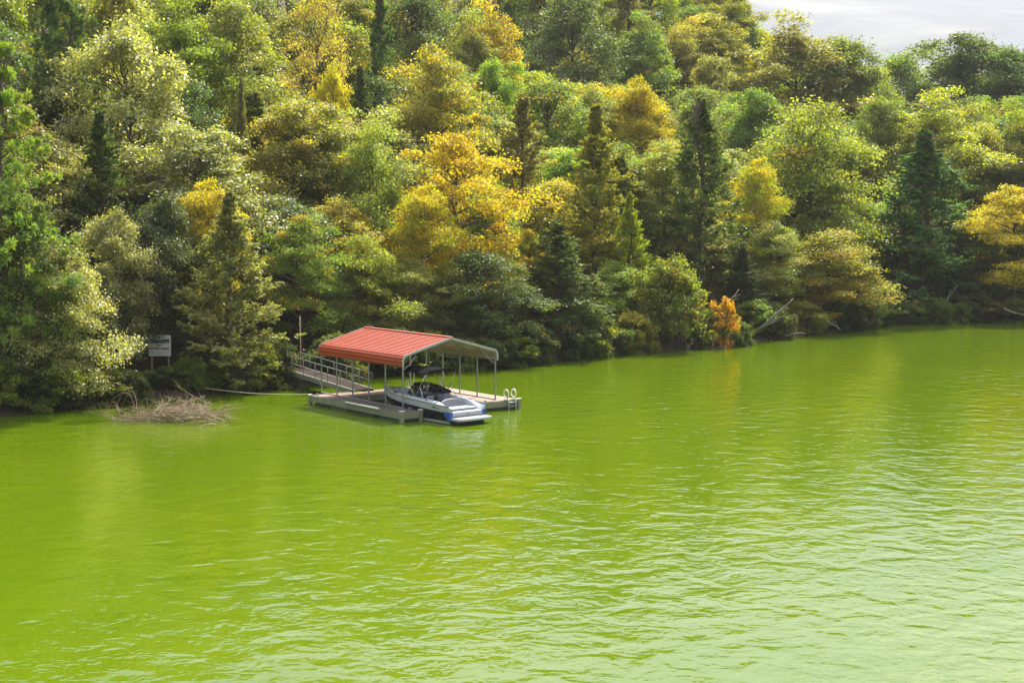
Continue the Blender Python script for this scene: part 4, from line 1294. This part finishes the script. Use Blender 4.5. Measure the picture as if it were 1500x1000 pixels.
for d in row_d:
    px = -120.0
    while px < 1640:
        q = inland_point(px, d+rf.uniform(-2,2) if d > 5 else d+rf.uniform(-1,1.5)); x, y = q
        step = (4.2 + d*.028)*FPX/math.hypot(x, y)
        px_here = px; px += step*rf.uniform(.8,1.25)
        r1, r2, r3, r4, r5 = (rf.random() for _ in range(5))
        idx += 1
        if d > 100 and not 650 < px_here < 1120: continue
        near = min(math.hypot(x-a_, y-b_) for a_, b_ in POS)
        if near < 2.4: continue
        hmax = (9 if d < 6 else 12.5 if d < 16 else 16 if d < 40 else 20)*(.72+.42*r1)
        w = (7.6+4.2*r2)*(1.0 if d > 6 else .72)
        g_ = gz(x, y); half = w/2*FPX/math.hypot(x, y)
        lim = -999
        for a_, b_, yt, yb, hy, hx in HERO_SPANS:
            if hy > y+.5 and b_ > px_here-half*.8 and a_ < px_here+half*.8:
                lim = max(lim, yb-35)
        ztop = min(g_+hmax, at_depth(px_here, lim, y).z) if lim > -900 else g_+hmax
        sky_lim = np.interp(px_here, [-200,1010,1085,1110,1160,1215,1250,1285,1330,1380,1440,1500,1700], [-900,-900,-8,50,54,72,74,96,90,62,62,86,90])
        ztop = min(ztop, at_depth(px_here, sky_lim, y).z)
        h = ztop-g_
        if h < (3.6 if d < 10 else 6.5): continue
        if h < 5: w = min(w, h*.9+.6)
        u_ = r3
        left = px_here < 420
        if h < 4.5: kind = ("oak1","oak2","maple1","cedar1")[int(r4*4)]
        elif d < 10: kind = ("oak1","oak2","maple1","cedar1","cedar3","oak3")[int(r4*6)]
        elif d < 30: kind = ("oak3","oak4","maple2","cedar2","oak2","tall1","tall2","cedar4")[int(r4*8)]
        else: kind = ("tall1","tall2","oak4","tall1","tall2","oak3","pine1")[int(r4*7)]
        if kind[0] in "cp": col = ("dark","blue","sage","deep","olive")[int(u_*5)]; au, gs_ = .03, .05
        elif left: col = ("grey","olive","mid","silver","fresh","dark","sage")[int(u_*7)]; au, gs_ = .18*r5, .13
        elif px_here > 1050: col = ("mid","olive","mid","dark","fresh","blue","olive")[int(u_*7)]; au, gs_ = .22*r5, .08
        else: col = ("olive","mid","fresh","blue","grey","gold","olive")[int(u_*7)]; au, gs_ = .35*r5, .09
        if d < 6 and col in ("gold","silver"): col = "dark"
        if idx not in FILL_LABEL: continue          # hidden behind others
        plant(kind, x, y, h, w, col, au, 'y' if r5 < .7 else 'g', gs_, FILL_LABEL[idx])
        POS.append((x, y))

# shrubs along the water's edge
px = -30.0
while px < 1540:
    x, y = inland_point(px, rf.uniform(-.25,.9))
    s_ = FPX/math.hypot(x, y)
    here = px; px += s_*rf.uniform(.8,1.5)
    r1, r2, r3 = rf.random(), rf.random(), rf.random(); idx += 1
    if 1048 < here < 1078 or 940 < here < 1020 or 205 < here < 262 or 415 < here < 470 or 1430 < here < 1480: continue
    h = 1.2+1.9*r1; w = h*(1.15+.6*r2)
    col = ("dark","mid","deep","olive","blue","dark","mid","fresh")[int(r3*8)]
    if idx not in FILL_LABEL: continue
    plant(("shrub1","shrub2","shrub3")[int(r2*3)], x, y, h, w, col, .12*r1, 'y', .05, FILL_LABEL[idx])
for (bx, s_, col, lb) in ((272,1.3,(.04,.14,.04),"bright green low bush below the sale sign beside the rope"),(238,1.1,"dark","dark low bush right under the sale sign"),
        (212,1.0,"deep","very dark low bush left of the sale sign above the brush pile")):
    pz = inland_point(bx, 1.4)
    plant("shrub2", pz[0], pz[1], s_, s_*1.7, col, .04, 'y', .05, lb)

# fallen and leaning bare limbs
def bare_limb(name, pts, r, label, forks=()):
    ps = [Vector(p) for p in pts]
    root = empty(name, ps[0], 0, label, "fallen limb")
    loc = [p-ps[0] for p in ps]
    n_ = 8; line = []
    for i in range(n_+1):
        f_ = i/n_*(len(loc)-1); k = min(int(f_), len(loc)-2)
        line.append(loc[k].lerp(loc[k+1], f_-k)+Vector((rf.uniform(-1,1),rf.uniform(-1,1),rf.uniform(-1,1)))*.05*(0 < i < n_))
    MB().tube(line, [r*(1-.65*i/n_) for i in range(n_+1)], 7).build("stem", M["pale_bark"], root, smooth=True)
    for a_, b_ in forks:
        s = line[a_]; e_ = Vector(b_)-ps[0]
        MB().tube([s, s.lerp(e_,.5)+Vector((.05,0,.06)), e_], [r*.6, r*.45, r*.2], 6).build("branch", M["pale_bark"], root, smooth=True)
    return root
bare_limb("leaning_trunk", (at_depth(1104,489,121.5), at_depth(1128,468,121.0), at_depth(1162,438,120.5)), .15, "pale bare trunk leaning out from the bank right of the orange bush",
          ((1, at_depth(1142,468,120.2)), (3, at_depth(1150,462,120.0))))
bare_limb("fallen_branch", (at_depth(1196,467,129), at_depth(1218,474,128), at_depth(1231,482,127.5)), .10, "pale forked branch dipping into the water under the olive and yellow tree",
          ((4, at_depth(1226,471,127.5)),))
bare_limb("fallen_branch", (at_depth(1368,462,143), at_depth(1388,440,142), at_depth(1402,418,141)), .09, "thin slanting dead stem under the dark conical cedar", ((3, at_depth(1394,425,142)),))
bare_limb("fallen_branch", (at_depth(1470,452,142), at_depth(1485,458,141), at_depth(1502,462,140)), .13, "pale drifted branch beside the brown bush at right")
bare_limb("fallen_branch", (at_depth(966,508,114.5), at_depth(961,490,114.5), at_depth(954,470,114.8)), .09, "twisted dead stem beside the yellow topped bush", ((3, at_depth(972,488,114)),))
bare_limb("fallen_branch", (at_depth(835,512,107), at_depth(822,505,107), at_depth(800,488,107.5)), .05, "thin dead twig at the waterline right of the red roof")
bare_limb("fallen_branch", (at_depth(1064,444,118.5), at_depth(1074,436,118.5), at_depth(1082,424,118.8)), .06, "bare forked stick poking out above the orange bush", ((4, at_depth(1086,432,118.6)),))

for (wx, wy, dp, ex, ey, lb) in ((1278,476,136,1296,462,"small grey driftwood stick at the waterline below the large olive yellow tree"),
        (1320,472,140,1338,460,"grey twig leaning from the water under the left flank of the dark conical cedar"),
        (1408,470,142,1424,452,"slender grey stick left of the brown bush at right"),
        (905,512,111,925,500,"grey stick lying on the bank between the dark spreading cedar and the yellow topped bush"),
        (1150,492,123,1180,488,"long low driftwood stick on the brown bank beside the leaning trunk"),
        (772,528,103,790,514,"pale stick in the bank leaves just right of the swim ladder")):
    bare_limb("driftwood", (at_depth(wx,wy,dp), at_depth((wx+ex)/2,(wy+ey)/2-2,dp-.3), at_depth(ex,ey,dp-.5)), .07, lb)

# thin autumn haze over the cove
HZ = True
if HZ:
    bx = MB().box(-330, 370, -60, 630, -5, 90)
    hm, hn, hl = new_mat("thin_haze"); hn.clear()
    pv = hn.new("ShaderNodeVolumePrincipled"); pv.inputs["Density"].default_value = 0.00011
    pv.inputs["Color"].default_value = (0.92, 0.94, 0.95, 1); pv.inputs["Anisotropy"].default_value = 0.1
    ho = hn.new("ShaderNodeOutputMaterial"); hl.new(pv.outputs[0], ho.inputs["Volume"])
    tag(link("haze", bx.mesh("haze", hm)), "thin pale haze hanging over the lake cove and wood", kind="stuff")
